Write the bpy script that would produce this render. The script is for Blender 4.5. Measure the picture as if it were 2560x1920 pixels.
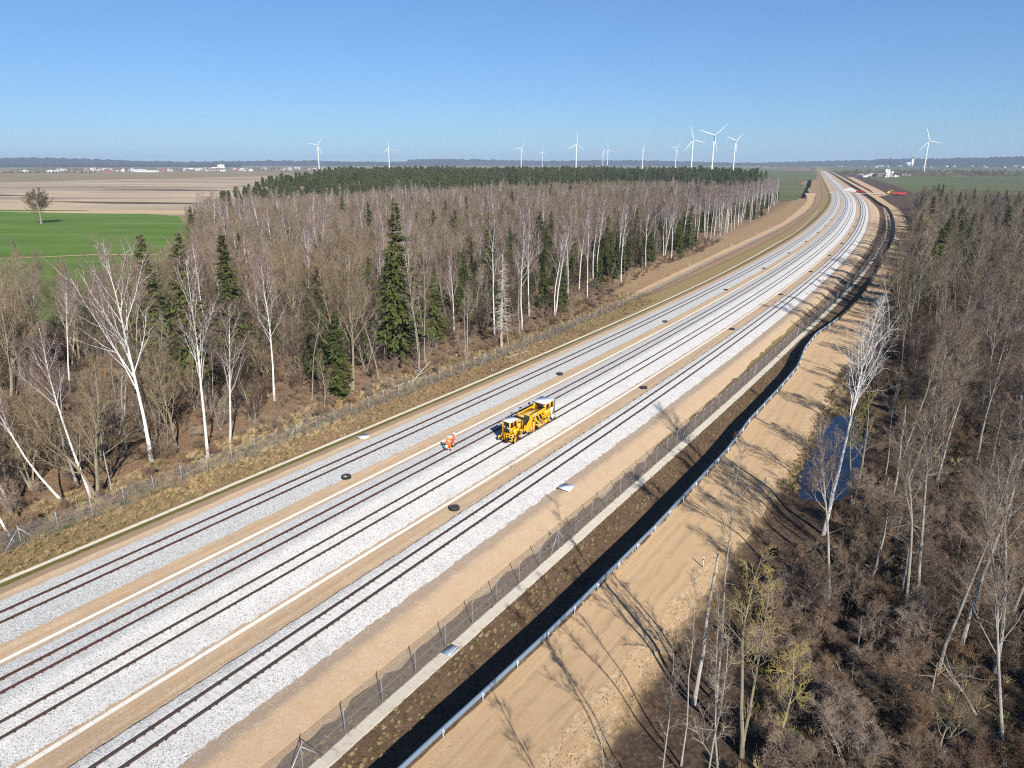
import bpy, bmesh, math, random
import numpy as np
from mathutils import Vector, Matrix

for o in list(bpy.data.objects):
    bpy.data.objects.remove(o)
scene = bpy.context.scene
R = math.radians
rng = np.random.default_rng(7)
random.seed(7)

# ------------------------------------------------------------------ camera, sky, sun, exposure
CAM_H = 34.7
PITCH = 17.286
cam_data = bpy.data.cameras.new('camera')
cam_data.sensor_width = 36.0
cam_data.lens = 36.0 * 1777 / 2560
cam_data.clip_start = 0.5
cam_data.clip_end = 60000
cam = bpy.data.objects.new('camera', cam_data)
scene.collection.objects.link(cam)
cam.location = (0, 0, CAM_H)
cam.rotation_euler = (R(90 - PITCH), 0, 0)
scene.camera = cam

SUN_EL = 31.0
SUN_AZ = 159.4          # clockwise from +Y to the sun
world = bpy.data.worlds.new('World')
scene.world = world
world.use_nodes = True
wn = world.node_tree
bg = wn.nodes['Background']
sky = wn.nodes.new('ShaderNodeTexSky')
sky.sky_type = 'NISHITA'
sky.sun_disc = False
sky.sun_elevation = R(SUN_EL)
sky.sun_rotation = R(SUN_AZ)
sky.altitude = 100
sky.air_density = 1.0
sky.dust_density = 0.0
sky.ozone_density = 5.0
tint = wn.nodes.new('ShaderNodeMix')           # colour balance of the whole sky
tint.data_type = 'RGBA'
tint.blend_type = 'MULTIPLY'
tint.inputs[0].default_value = 1.0
tint.inputs[7].default_value = (0.64, 0.915, 1.27, 1)
gam = wn.nodes.new('ShaderNodeGamma')
gam.inputs[1].default_value = 0.75
wn.links.new(sky.outputs[0], gam.inputs[0])
wn.links.new(gam.outputs[0], tint.inputs[6])
wn.links.new(tint.outputs[2], bg.inputs[0])
bg.inputs[1].default_value = 0.1

sd = bpy.data.lights.new('sun', 'SUN')
sd.energy = 4.8
sd.angle = R(0.55)
sd.color = (1.0, 0.945, 0.86)
sun = bpy.data.objects.new('sun', sd)
scene.collection.objects.link(sun)
az, el = R(SUN_AZ), R(SUN_EL)
to_sun = Vector((math.sin(az) * math.cos(el), math.cos(az) * math.cos(el), math.sin(el)))
sun.rotation_euler = (-to_sun).to_track_quat('-Z', 'Y').to_euler()
sun.location = to_sun * 300

vs = scene.view_settings
vs.view_transform = 'Standard'
vs.look = 'None'
vs.exposure = 0.5
vs.gamma = 1.0
scene.render.engine = 'CYCLES'
cy = scene.cycles
cy.max_bounces = 5
cy.diffuse_bounces = 2
cy.glossy_bounces = 2
cy.transmission_bounces = 2
cy.volume_bounces = 0
cy.transparent_max_bounces = 24
cy.use_denoising = False
cy.pixel_filter_type = 'BLACKMAN_HARRIS'
cy.filter_width = 1.15
cy.denoiser = 'OPENIMAGEDENOISE'
cy.denoising_prefilter = 'ACCURATE'
cy.sample_clamp_indirect = 3.0
cy.sample_clamp_direct = 8.0
cy.caustics_reflective = False
cy.caustics_refractive = False

# ------------------------------------------------------------------ materials
class NT:
    def __init__(self, name):
        self.m = bpy.data.materials.new(name)
        self.m.use_nodes = True
        self.t = self.m.node_tree
        self.n = self.t.nodes
        self.b = self.n['Principled BSDF']
        self.out = self.n['Material Output']
    def L(self, a, b):
        self.t.links.new(a, b)
    def put(self, sock, v):
        if v is None:
            return
        if hasattr(v, 'is_output'):
            self.L(v, sock)
        else:
            if isinstance(v, (tuple, list)) and len(v) == 3 and len(sock.default_value) == 4:
                v = (*v, 1)
            sock.default_value = v
    def pos(self):
        return self.n.new('ShaderNodeNewGeometry').outputs['Position']
    def nor(self):
        return self.n.new('ShaderNodeNewGeometry').outputs['Normal']
    def obj(self):
        return self.n.new('ShaderNodeTexCoord').outputs['Object']
    def rnd(self):
        return self.n.new('ShaderNodeObjectInfo').outputs['Random']
    def attr(self, nm, o='Vector'):
        a = self.n.new('ShaderNodeAttribute')
        a.attribute_name = nm
        return a.outputs[o]
    def sep(self, v):
        s = self.n.new('ShaderNodeSeparateXYZ')
        self.put(s.inputs[0], v)
        return s.outputs
    def scale(self, v, sc):
        s = self.n.new('ShaderNodeVectorMath')
        s.operation = 'MULTIPLY'
        self.put(s.inputs[0], v)
        s.inputs[1].default_value = sc
        return s.outputs[0]
    def noise(self, v, sc, det=3, rough=0.55, dist=0.0):
        t = self.n.new('ShaderNodeTexNoise')
        self.put(t.inputs['Vector'], v)
        t.inputs['Scale'].default_value = sc
        t.inputs['Detail'].default_value = det
        t.inputs['Roughness'].default_value = rough
        t.inputs['Distortion'].default_value = dist
        return t.outputs['Fac']
    def voro(self, v, sc, out='Color', feat='F1'):
        t = self.n.new('ShaderNodeTexVoronoi')
        t.feature = feat
        self.put(t.inputs['Vector'], v)
        t.inputs['Scale'].default_value = sc
        return t.outputs[out]
    def ramp(self, f, stops, interp='LINEAR'):
        r = self.n.new('ShaderNodeValToRGB')
        self.put(r.inputs[0], f)
        e = r.color_ramp.elements
        r.color_ramp.interpolation = interp
        e[0].position, e[0].color = stops[0][0], (*stops[0][1], 1)
        e[1].position, e[1].color = stops[-1][0], (*stops[-1][1], 1)
        for p, c in stops[1:-1]:
            k = e.new(p)
            k.color = (*c, 1)
        return r.outputs[0]
    def mix(self, f, a, b, mode='MIX'):
        m = self.n.new('ShaderNodeMix')
        m.data_type = 'RGBA'
        m.blend_type = mode
        self.put(m.inputs[0], f)
        self.put(m.inputs[6], a)
        self.put(m.inputs[7], b)
        return m.outputs[2]
    def math(self, op, a, b=None, c=None, clamp=False):
        m = self.n.new('ShaderNodeMath')
        m.operation = op
        m.use_clamp = clamp
        self.put(m.inputs[0], a)
        if b is not None:
            self.put(m.inputs[1], b)
        if c is not None:
            self.put(m.inputs[2], c)
        return m.outputs[0]
    def step(self, v, lo, hi):
        m = self.n.new('ShaderNodeMapRange')
        m.interpolation_type = 'SMOOTHSTEP'
        self.put(m.inputs[0], v)
        m.inputs[1].default_value = lo
        m.inputs[2].default_value = hi
        return m.outputs[0]
    def bump(self, h, strength=0.5, dist=0.05):
        b = self.n.new('ShaderNodeBump')
        b.inputs['Strength'].default_value = strength
        b.inputs['Distance'].default_value = dist
        self.put(b.inputs['Height'], h)
        self.L(b.outputs[0], self.b.inputs['Normal'])
    def done(self, col, rough=0.9, metal=0.0, spec=0.3):
        if 'Diffuse Roughness' in self.b.inputs and not hasattr(rough, 'is_output') and rough >= 0.85:
            self.b.inputs['Diffuse Roughness'].default_value = 1.0
        self.put(self.b.inputs['Base Color'], col)
        self.put(self.b.inputs['Roughness'], rough)
        self.b.inputs['Metallic'].default_value = metal
        self.b.inputs['Specular IOR Level'].default_value = spec
        return self.m

def simple(name, col, rough=0.6, metal=0.0, var=0.12, sc=3.0, spec=0.4, dirt=None, dirt_sc=1.5):
    t = NT(name)
    n = t.noise(t.obj(), sc, 4)
    c = t.mix(n, tuple(x * (1 - var) for x in col), tuple(min(1, x * (1 + var)) for x in col))
    if dirt is not None:
        d = t.step(t.noise(t.scale(t.obj(), (1, 1, 1.0)), dirt_sc, 5, 0.65), 0.5, 0.72)
        c = t.mix(t.math('MULTIPLY', d, 0.7), c, dirt)
    return t.done(c, rough, metal, spec)

def mat_ballast():
    t = NT('crushed_granite_ballast')
    p = t.pos()
    su = t.sep(t.attr('su'))
    cellv = t.voro(p, 15.0)
    cell = t.sep(cellv)[0]
    u = su[0]
    # stone colour by track bed: bluish grey beds for tracks 1 and 2, paler granite for tracks 3 and 4
    big = t.noise(p, 0.35, 4, 0.6)
    blue = t.ramp(cell, [(0.0, (0.125, 0.126, 0.125)), (0.2, (0.258, 0.261, 0.260)), (0.6, (0.353, 0.357, 0.355)), (0.9, (0.418, 0.422, 0.420)), (1.0, (0.485, 0.490, 0.488))])
    pale = t.ramp(cell, [(0.0, (0.143, 0.140, 0.135)), (0.15, (0.352, 0.345, 0.333)), (0.55, (0.465, 0.456, 0.440)), (0.9, (0.537, 0.526, 0.508)), (1.0, (0.579, 0.568, 0.548))])
    uw = t.math('ADD', u, t.math('MULTIPLY', t.math('SUBTRACT', t.noise(p, 1.2, 3), 0.5), 1.0))
    f1 = t.step(uw, -50.4, -49.2)
    c = t.mix(f1, blue, pale)
    f4 = t.step(u, -42.0, -41.5)
    dark = t.step(t.noise(p, 2.2, 5, 0.7), 0.52, 0.68)
    c = t.mix(t.math('MULTIPLY', t.math('MULTIPLY', f4, dark), 0.45), c, (0.210, 0.210, 0.217))
    c = t.mix(t.math('MULTIPLY', t.step(big, 0.45, 0.7), 0.3), c, (0.294, 0.287, 0.273))
    # grey cribs between the rails of the older tracks
    h = t.voro(p, 15.0, 'Distance')
    hh = t.math('ADD', h, t.math('MULTIPLY', t.noise(p, 5.0, 2), 0.8))
    t.bump(t.math('SUBTRACT', 1.0, hh), 0.38, 0.05)
    return t.done(c, 0.95, 0, 0.2)

def mat_sand():
    t = NT('compacted_sandy_gravel')
    p = t.pos()
    su = t.attr('su')
    u = t.sep(su)[0]
    streak = t.noise(t.scale(su, (1.7, 0.05, 1)), 1.0, 5, 0.6)
    blotch = t.noise(p, 0.45, 5, 0.6)
    grain = t.sep(t.voro(p, 16.0))[0]
    c = t.ramp(streak, [(0.25, (0.254, 0.179, 0.111)), (0.5, (0.327, 0.236, 0.151)), (0.75, (0.402, 0.308, 0.210))])
    c = t.mix(t.math('MULTIPLY', t.step(blotch, 0.42, 0.68), 0.6), c, (0.264, 0.202, 0.150))
    # bench beside the last track: browner, then the fresh orange sand of the slope
    uu = t.math('ADD', u, t.math('MULTIPLY', t.math('SUBTRACT', blotch, 0.5), 1.2))
    bench = t.math('MULTIPLY', t.step(uu, -36.4, -35.9), t.math('SUBTRACT', 1.0, t.step(uu, -34.6, -33.8)))
    c = t.mix(t.math('MULTIPLY', bench, 0.75), c, (0.247, 0.194, 0.149))
    slope = t.step(uu, -34.6, -33.6)
    c = t.mix(t.math('MULTIPLY', slope, 0.85), c, t.mix(t.noise(p, 0.8, 4), (0.363, 0.256, 0.157), (0.439, 0.334, 0.226)))
    left = t.math('SUBTRACT', 1.0, t.step(u, -64.2, -63.6))
    c = t.mix(t.math('MULTIPLY', left, 0.9), c, (0.344, 0.262, 0.177))
    peb = t.math('MULTIPLY', t.step(grain, 0.78, 0.95), t.step(t.noise(p, 0.9, 4), 0.4, 0.62))
    c = t.mix(t.math('MULTIPLY', peb, 0.75), c, (0.460, 0.402, 0.316))
    c = t.mix(t.math('MULTIPLY', t.step(grain, 0.22, 0.05), 0.3), c, (0.146, 0.106, 0.074))
    t.bump(t.math('ADD', grain, t.math('MULTIPLY', t.noise(p, 3.0, 4), 2.0)), 0.35, 0.04)
    return t.done(c, 0.95, 0, 0.15)

def mat_road():
    t = NT('sandy_dirt_road')
    p = t.pos()
    su = t.attr('su')
    tr = t.noise(t.scale(su, (2.6, 0.035, 1)), 1.0, 4, 0.65, 0.25)
    fine = t.noise(t.scale(su, (9.0, 0.12, 1)), 1.0, 3, 0.6, 0.4)
    blotch = t.noise(p, 0.35, 5, 0.62)
    c = t.ramp(tr, [(0.3, (0.325, 0.218, 0.122)), (0.5, (0.362, 0.248, 0.141)), (0.72, (0.394, 0.281, 0.168))])
    c = t.mix(t.math('MULTIPLY', t.math('MULTIPLY', t.step(fine, 0.6, 0.66), t.step(t.noise(p, 0.2, 3), 0.45, 0.6)), 0.4), c, (0.232, 0.163, 0.101))
    c = t.mix(t.math('MULTIPLY', t.step(blotch, 0.5, 0.75), 0.4), c, (0.406, 0.303, 0.193))
    v = t.math('ADD', t.sep(su)[2], t.math('MULTIPLY', t.math('SUBTRACT', t.noise(t.scale(su, (0.2, 0.03, 0)), 1.0, 2), 0.5), 1.6))
    for off, amt in ((0.95, 0.75), (2.15, 0.5)):
        r_ = t.math('ABSOLUTE', t.math('SUBTRACT', t.math('ABSOLUTE', v), off))
        rut = t.math('MULTIPLY', t.math('SUBTRACT', 1.0, t.step(r_, 0.08, 0.32)), t.step(t.noise(p, 0.3, 4, 0.7), 0.36, 0.62))
        c = t.mix(t.math('MULTIPLY', rut, amt), c, (0.265, 0.190, 0.120))
    damp = t.step(t.noise(p, 0.16, 5, 0.65), 0.56, 0.68)
    c = t.mix(t.math('MULTIPLY', damp, 0.3), c, (0.245, 0.175, 0.115))
    g = t.sep(t.voro(p, 14.0))[0]
    c = t.mix(t.math('MULTIPLY', t.step(g, 0.86, 0.97), 0.4), c, (0.438, 0.370, 0.287))
    t.bump(t.math('ADD', t.math('MULTIPLY', fine, 0.7), t.math('ADD', tr, t.math('MULTIPLY', t.noise(p, 4.0, 3), 0.5))), 0.4, 0.05)
    return t.done(c, 0.95, 0, 0.15)

def mat_ground():
    t = NT('verge_and_forest_floor')
    p = t.pos()
    sep = t.sep(t.attr('su'))
    u, s = sep[0], sep[1]
    n1 = t.noise(p, 0.5, 5, 0.62)
    n2 = t.noise(p, 3.0, 5, 0.68)
    n3 = t.noise(p, 0.12, 4, 0.6)
    leaf = t.sep(t.voro(p, 7.0))[0]
    w = t.math('MULTIPLY', t.math('SUBTRACT', n1, 0.5), 2.6)
    w2 = t.math('MULTIPLY', t.math('SUBTRACT', n2, 0.5), 1.6)
    uw = t.math('ADD', u, t.math('ADD', w, w2))
    # forest litter: russet and brown leaves
    litter = t.ramp(n2, [(0.28, (0.05, 0.033, 0.021)), (0.45, (0.115, 0.074, 0.047)), (0.6, (0.175, 0.115, 0.07)), (0.75, (0.25, 0.175, 0.11))])
    litter = t.mix(t.math('MULTIPLY', t.step(leaf, 0.7, 0.95), 0.4), litter, (0.22, 0.12, 0.065))
    litter = t.mix(t.math('MULTIPLY', t.step(n1, 0.5, 0.66), 0.5), litter, (0.21, 0.155, 0.09))
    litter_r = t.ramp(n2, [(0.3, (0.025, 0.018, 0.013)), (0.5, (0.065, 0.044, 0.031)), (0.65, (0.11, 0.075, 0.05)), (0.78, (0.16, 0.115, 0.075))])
    # verge grass: late-winter olive, straw and earth
    grass = t.ramp(n2, [(0.27, (0.06, 0.046, 0.022)), (0.42, (0.115, 0.085, 0.038)), (0.56, (0.17, 0.122, 0.06)), (0.72, (0.235, 0.17, 0.095))])
    earth = t.ramp(n2, [(0.3, (0.14, 0.085, 0.05)), (0.55, (0.20, 0.125, 0.08)), (0.75, (0.27, 0.18, 0.12))])
    ef = t.math('MULTIPLY', t.step(t.math('ADD', t.math('MULTIPLY', s, 0.004), t.math('ADD', n1, -0.22)), 0.3, 0.6), t.math('SUBTRACT', 1.0, t.step(s, 110, 170)))
    grass = t.mix(t.math('MULTIPLY', t.step(s, 110, 180), 0.5), grass, t.mix(n2, (0.16, 0.12, 0.055), (0.33, 0.25, 0.135)))
    verge = t.mix(t.math('MULTIPLY', ef, 0.7), grass, earth)
    # bare brown soil strip between drain and sand
    soil = t.mix(n2, (0.19, 0.13, 0.085), (0.25, 0.185, 0.125))
    moss = t.ramp(n2, [(0.3, (0.05, 0.05, 0.012)), (0.6, (0.11, 0.095, 0.03)), (0.8, (0.17, 0.13, 0.06))])
    # ditch
    ditch = t.ramp(t.math('ADD', t.math('MULTIPLY', n2, 0.6), t.math('MULTIPLY', n1, 0.4)), [(0.3, (0.042, 0.028, 0.017)), (0.45, (0.085, 0.055, 0.034)), (0.58, (0.125, 0.082, 0.052)), (0.72, (0.18, 0.125, 0.085))])
    ditch = t.mix(t.math('MULTIPLY', t.step(n1, 0.54, 0.70), 0.35), ditch, (0.085, 0.072, 0.03))
    field = t.ramp(n3, [(0.35, (0.11, 0.085, 0.05)), (0.5, (0.17, 0.13, 0.08)), (0.65, (0.13, 0.13, 0.055))])
    c = field
    def lay(c, new, lo, hi, soft=0.35, src=uw):
        f = t.math('MULTIPLY', t.step(src, lo - soft, lo + soft), t.math('SUBTRACT', 1.0, t.step(src, hi - soft, hi + soft)))
        return t.mix(f, c, new)
    c = lay(c, litter, -420, -74.0, 0.8)
    russet = t.ramp(n2, [(0.3, (0.14, 0.09, 0.055)), (0.5, (0.23, 0.15, 0.09)), (0.7, (0.32, 0.225, 0.14))])
    russet = t.mix(t.math('MULTIPLY', t.step(n3, 0.42, 0.62), 0.6), russet, t.mix(n2, (0.15, 0.115, 0.055), (0.31, 0.235, 0.13)))
    russet = t.mix(t.math('MULTIPLY', t.step(n1, 0.52, 0.66), 0.5), russet, (0.085, 0.055, 0.035))
    rf = t.math('MULTIPLY', t.step(s, 150, 210), t.math('SUBTRACT', 1.0, t.step(s, 1400, 2400)))
    c = t.mix(t.math('MULTIPLY', rf, t.math('MULTIPLY', t.step(uw, -108, -96), t.math('SUBTRACT', 1.0, t.step(uw, -76, -74)))), c, russet)
    c = lay(c, verge, -74.0, -67.4, 0.6)
    c = lay(c, moss, -67.4, -66.0, 0.3)
    c = lay(c, soil, -66.0, -64.0, 0.25, t.math('ADD', u, t.math('MULTIPLY', w2, 0.4)))
    c = lay(c, t.mix(0.35, grass, (0.13, 0.12, 0.035)), -64.0, -31.2, 0.3)
    c = lay(c, t.mix(n2, (0.09, 0.055, 0.035), (0.26, 0.19, 0.14)), -31.6, -29.8, 0.3)
    c = lay(c, ditch, -29.8, -22.6, 0.3)
    c = lay(c, t.mix(t.step(n2, 0.35, 0.65), (0.30, 0.21, 0.12), (0.46, 0.34, 0.21)), -22.6, -15.2, 0.3)
    c = lay(c, t.mix(t.step(n2, 0.35, 0.65), (0.13, 0.085, 0.045), (0.33, 0.235, 0.135)), -15.4, -14.6, 0.3)
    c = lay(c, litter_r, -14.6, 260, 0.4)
    t.bump(t.math('ADD', n2, t.math('MULTIPLY', leaf, 0.35)), 0.7, 0.14)
    return t.done(c, 0.95, 0, 0.12)

def mat_field(name, stops, sx=0.004, sy=0.03, ang=0.0, det=5, bumps=0.0):
    t = NT(name)
    p = t.pos()
    mp = t.n.new('ShaderNodeMapping')
    t.L(p, mp.inputs[0])
    mp.inputs['Rotation'].default_value = (0, 0, ang)
    mp.inputs['Scale'].default_value = (sx, sy, 1)
    n = t.noise(mp.outputs[0], 1.0, det, 0.62, 0.4)
    c = t.ramp(n, stops)
    c = t.mix(t.math('MULTIPLY', t.noise(p, 0.6, 4, 0.7), 0.35), c, tuple(x * 0.55 for x in stops[0][1]))
    return t.done(c, 0.95, 0, 0.1)

def mat_bark_birch(name='birch_bark', base=(0.70, 0.68, 0.64)):
    t = NT(name)
    o = t.obj()
    z = t.sep(o)[2]
    bands = t.noise(t.scale(o, (3, 3, 9)), 1.0, 4, 0.7)
    c = t.mix(t.step(bands, 0.56, 0.66), base, (0.10, 0.085, 0.075))
    c = t.mix(t.math('MULTIPLY', t.noise(o, 1.3, 4), 0.3), c, (0.5, 0.46, 0.42))
    foot = t.math('SUBTRACT', 1.0, t.step(z, 0.3, 2.6))
    c = t.mix(t.math('MULTIPLY', foot, 0.55), c, (0.13, 0.105, 0.08))
    return t.done(c, 0.85, 0, 0.2)

def mat_bark(name, a, b, lichen=None, lf=0.5):
    t = NT(name)
    o = t.obj()
    n = t.noise(t.scale(o, (3, 3, 0.7)), 1.0, 5, 0.65)
    c = t.ramp(n, [(0.3, a), (0.7, b)])
    r = t.rnd()
    c = t.mix(t.math('MULTIPLY', r, 0.35), c, tuple(x * 0.55 for x in a))
    if lichen:
        c = t.mix(t.math('MULTIPLY', t.step(t.noise(o, 0.7, 4), 0.47, 0.62), lf), c, lichen)
    t.bump(n, 0.4, 0.03)
    return t.done(c, 0.9, 0, 0.15)

def mat_twig(name, a, b):
    t = NT(name)
    r = t.rnd()
    n = t.noise(t.pos(), 0.07, 4, 0.6)
    f = t.math('ADD', t.math('MULTIPLY', r, 0.45), t.math('MULTIPLY', t.step(n, 0.33, 0.67), 0.55))
    c = t.mix(f, tuple(x * 0.8 for x in a), tuple(x * 1.25 for x in b))
    warm = t.step(t.noise(t.pos(), 0.11, 3, 0.6), 0.5, 0.68)
    c = t.mix(t.math('MULTIPLY', warm, 0.35), c, (b[0] * 1.15, b[1] * 0.92, b[2] * 0.66))
    return t.done(c, 0.9, 0, 0.12)

def mat_needle(name, a, b):
    t = NT(name)
    n = t.noise(t.obj(), 1.1, 4, 0.7)
    r = t.rnd()
    c = t.ramp(t.math('ADD', t.math('MULTIPLY', n, 0.75), t.math('MULTIPLY', r, 0.25)), [(0.3, a), (0.65, b)])
    m = t.done(c, 0.75, 0, 0.2)
    return m

def mat_mesh():
    # woven wire: only the wires are there, the holes are open
    t = NT('galvanised_wire_mesh')
    uv = t.n.new('ShaderNodeUVMap').outputs[0]
    x, y, _ = t.sep(uv)
    def lines(v, w):
        f = t.math('FRACT', t.math('MULTIPLY', v, 1 / 0.07))
        return t.math('LESS_THAN', t.math('ABSOLUTE', t.math('SUBTRACT', f, 0.5)), w)
    a = lines(t.math('ADD', x, y), 0.08)
    b = lines(t.math('SUBTRACT', x, y), 0.08)
    f = t.math('MAXIMUM', a, b)
    tr = t.n.new('ShaderNodeBsdfTransparent')
    mx = t.n.new('ShaderNodeMixShader')
    t.done((0.17, 0.175, 0.175), 0.6, 0.1)
    t.L(f, mx.inputs[0])
    t.L(tr.outputs[0], mx.inputs[1])
    t.L(t.b.outputs[0], mx.inputs[2])
    t.L(mx.outputs[0], t.out.inputs[0])
    return t.m

def mat_water():
    t = NT('still_swamp_water')
    t.bump(t.noise(t.pos(), 1.2, 2), 0.03, 0.02)
    return t.done((0.012, 0.016, 0.03), 0.04, 0, 0.5)

def mat_rail():
    t = NT('rusty_rail_steel')
    o = t.pos()
    su = t.sep(t.attr('su'))
    n = t.noise(o, 6.0, 4, 0.7)
    c = t.ramp(n, [(0.3, (0.055, 0.026, 0.019)), (0.7, (0.11, 0.052, 0.038))])
    far = t.step(su[0], -49.0, -48.5)
    c = t.mix(t.math('MULTIPLY', far, 0.6), c, (0.06, 0.05, 0.044))
    return t.done(c, 0.7, 0.2, 0.3)

def mat_concrete(name, base, dirt=(0.23, 0.2, 0.15), amt=0.5):
    t = NT(name)
    p = t.pos()
    n = t.noise(p, 2.3, 5, 0.65)
    g = t.noise(p, 17.0, 3, 0.7)
    c = t.mix(g, tuple(x * 0.86 for x in base), tuple(min(1, x * 1.1) for x in base))
    c = t.mix(t.math('MULTIPLY', t.rnd(), 0.25), c, tuple(x * 0.72 for x in base))
    c = t.mix(t.math('MULTIPLY', t.step(n, 0.5, 0.72), amt), c, dirt)
    t.bump(g, 0.3, 0.01)
    return t.done(c, 0.9, 0, 0.2)

MT = {}
MT['ballast'] = mat_ballast()
MT['sand'] = mat_sand()
MT['road'] = mat_road()
MT['ground'] = mat_ground()
MT['water'] = mat_water()
MT['rail'] = mat_rail()
MT['mesh'] = mat_mesh()
MT['drain'] = mat_concrete('weathered_concrete_slab', (0.44, 0.405, 0.34), (0.27, 0.22, 0.15), 0.55)
MT['duct'] = mat_concrete('pale_concrete_lid', (0.54, 0.52, 0.48), (0.42, 0.35, 0.26), 0.35)
MT['sleeper'] = mat_concrete('sleeper_concrete', (0.46, 0.455, 0.445), (0.42, 0.41, 0.4), 0.4)
MT['clip'] = simple('rusty_clip', (0.09, 0.05, 0.04), 0.8)
MT['galv'] = simple('galvanised_steel', (0.50, 0.52, 0.53), 0.45, 0.35, 0.1, 8)
MT['guard'] = simple('galvanised_guard_rail', (0.23, 0.32, 0.42), 0.45, 0.15, 0.06, 2)
MT['yellow'] = simple('machine_yellow_paint', (0.86, 0.44, 0.008), 0.38, 0, 0.08, 4, 0.5, (0.42, 0.23, 0.04), 2.2)
MT['yellow2'] = simple('dusty_yellow_paint', (0.62, 0.36, 0.08), 0.6, 0, 0.15, 5, 0.4, (0.35, 0.22, 0.1), 2.0)
MT['white'] = simple('white_paint', (0.80, 0.80, 0.79), 0.4, 0, 0.04, 3, 0.5)
MT['black'] = simple('black_steel', (0.02, 0.02, 0.022), 0.5, 0.2, 0.2, 5)
MT['grease'] = simple('greasy_dark_steel', (0.055, 0.043, 0.036), 0.65, 0.3, 0.4, 6)
MT['chrome'] = simple('hydraulic_chrome', (0.55, 0.56, 0.58), 0.2, 0.9, 0.05, 5)
MT['glass'] = simple('dark_glass', (0.012, 0.014, 0.016), 0.06, 0, 0.05, 2, 0.8)
MT['red'] = simple('red_paint', (0.55, 0.045, 0.03), 0.45)
MT['rubber'] = simple('black_rubber', (0.022, 0.021, 0.021), 0.8, 0, 0.3, 6)
MT['rubber_lip'] = simple('worn_grey_lip', (0.16, 0.15, 0.145), 0.7)
MT['wood'] = simple('weathered_stake', (0.22, 0.14, 0.08), 0.85)
MT['turbine'] = simple('turbine_white', (0.82, 0.83, 0.84), 0.4, 0, 0.02, 0.05)
MT['orange'] = simple('hi_vis_orange', (0.85, 0.16, 0.02), 0.75, 0, 0.08, 12)
MT['refl'] = simple('reflective_tape', (0.78, 0.78, 0.76), 0.4, 0, 0.03, 9)
MT['skin'] = simple('skin', (0.50, 0.30, 0.21), 0.6)
MT['boot'] = simple('leather_boot', (0.05, 0.035, 0.025), 0.6)
MT['helmet_w'] = simple('white_helmet', (0.80, 0.78, 0.70), 0.35)
MT['helmet_y'] = simple('yellow_helmet', (0.80, 0.70, 0.40), 0.35)

# ------------------------------------------------------------------ mesh helpers
COL = scene.collection
def mesh_np(name, V, F, mats, mi=None, smooth=False, uv=None, attr=None):
    """V (n,3); F either (m,k) array or list of such arrays"""
    me = bpy.data.meshes.new(name)
    Fs = F if isinstance(F, list) else [F]
    Fs = [np.asarray(f, dtype=np.int32) for f in Fs if len(f)]
    V = np.asarray(V, dtype=np.float32)
    me.vertices.add(len(V))
    me.vertices.foreach_set('co', V.ravel())
    nl = sum(f.size for f in Fs)
    npoly = sum(len(f) for f in Fs)
    me.loops.add(nl)
    me.loops.foreach_set('vertex_index', np.concatenate([f.ravel() for f in Fs]))
    me.polygons.add(npoly)
    tot = np.concatenate([np.full(len(f), f.shape[1], dtype=np.int32) for f in Fs])
    st = np.concatenate([[0], np.cumsum(tot)[:-1]]).astype(np.int32)
    me.polygons.foreach_set('loop_start', st)
    me.polygons.foreach_set('loop_total', tot)
    for m in (mats if isinstance(mats, (list, tuple)) else [mats]):
        me.materials.append(m)
    if mi is not None:
        me.polygons.foreach_set('material_index', np.asarray(mi, dtype=np.int32))
    if smooth:
        me.polygons.foreach_set('use_smooth', np.ones(npoly, dtype=bool))
    if uv is not None:
        lay = me.uv_layers.new(name='UVMap')
        idx = np.concatenate([f.ravel() for f in Fs])
        lay.data.foreach_set('uv', np.asarray(uv, dtype=np.float32)[idx].ravel())
    if attr is not None:
        for nm, a in attr.items():
            at = me.attributes.new(nm, 'FLOAT_VECTOR', 'POINT')
            at.data.foreach_set('vector', np.asarray(a, dtype=np.float32).ravel())
    me.update(calc_edges=True)
    me.validate()
    return me

def add(name, me, parent=None, loc=None, rot=None, scale=None):
    o = bpy.data.objects.new(name, me)
    COL.objects.link(o)
    if parent is not None:
        o.parent = parent
    if loc is not None:
        o.location = loc
    if rot is not None:
        o.rotation_euler = rot
    if scale is not None:
        o.scale = scale
    return o

def tag(o, label=None, cat=None, group=None, kind=None):
    if label: o['label'] = label
    if cat: o['category'] = cat
    if group: o['group'] = group
    if kind: o['kind'] = kind
    return o

def empty(name, loc=(0, 0, 0), rz=0.0):
    o = bpy.data.objects.new(name, None)
    o.empty_display_size = 0.3
    COL.objects.link(o)
    o.location = loc
    o.rotation_euler = (0, 0, rz)
    return o

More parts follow.
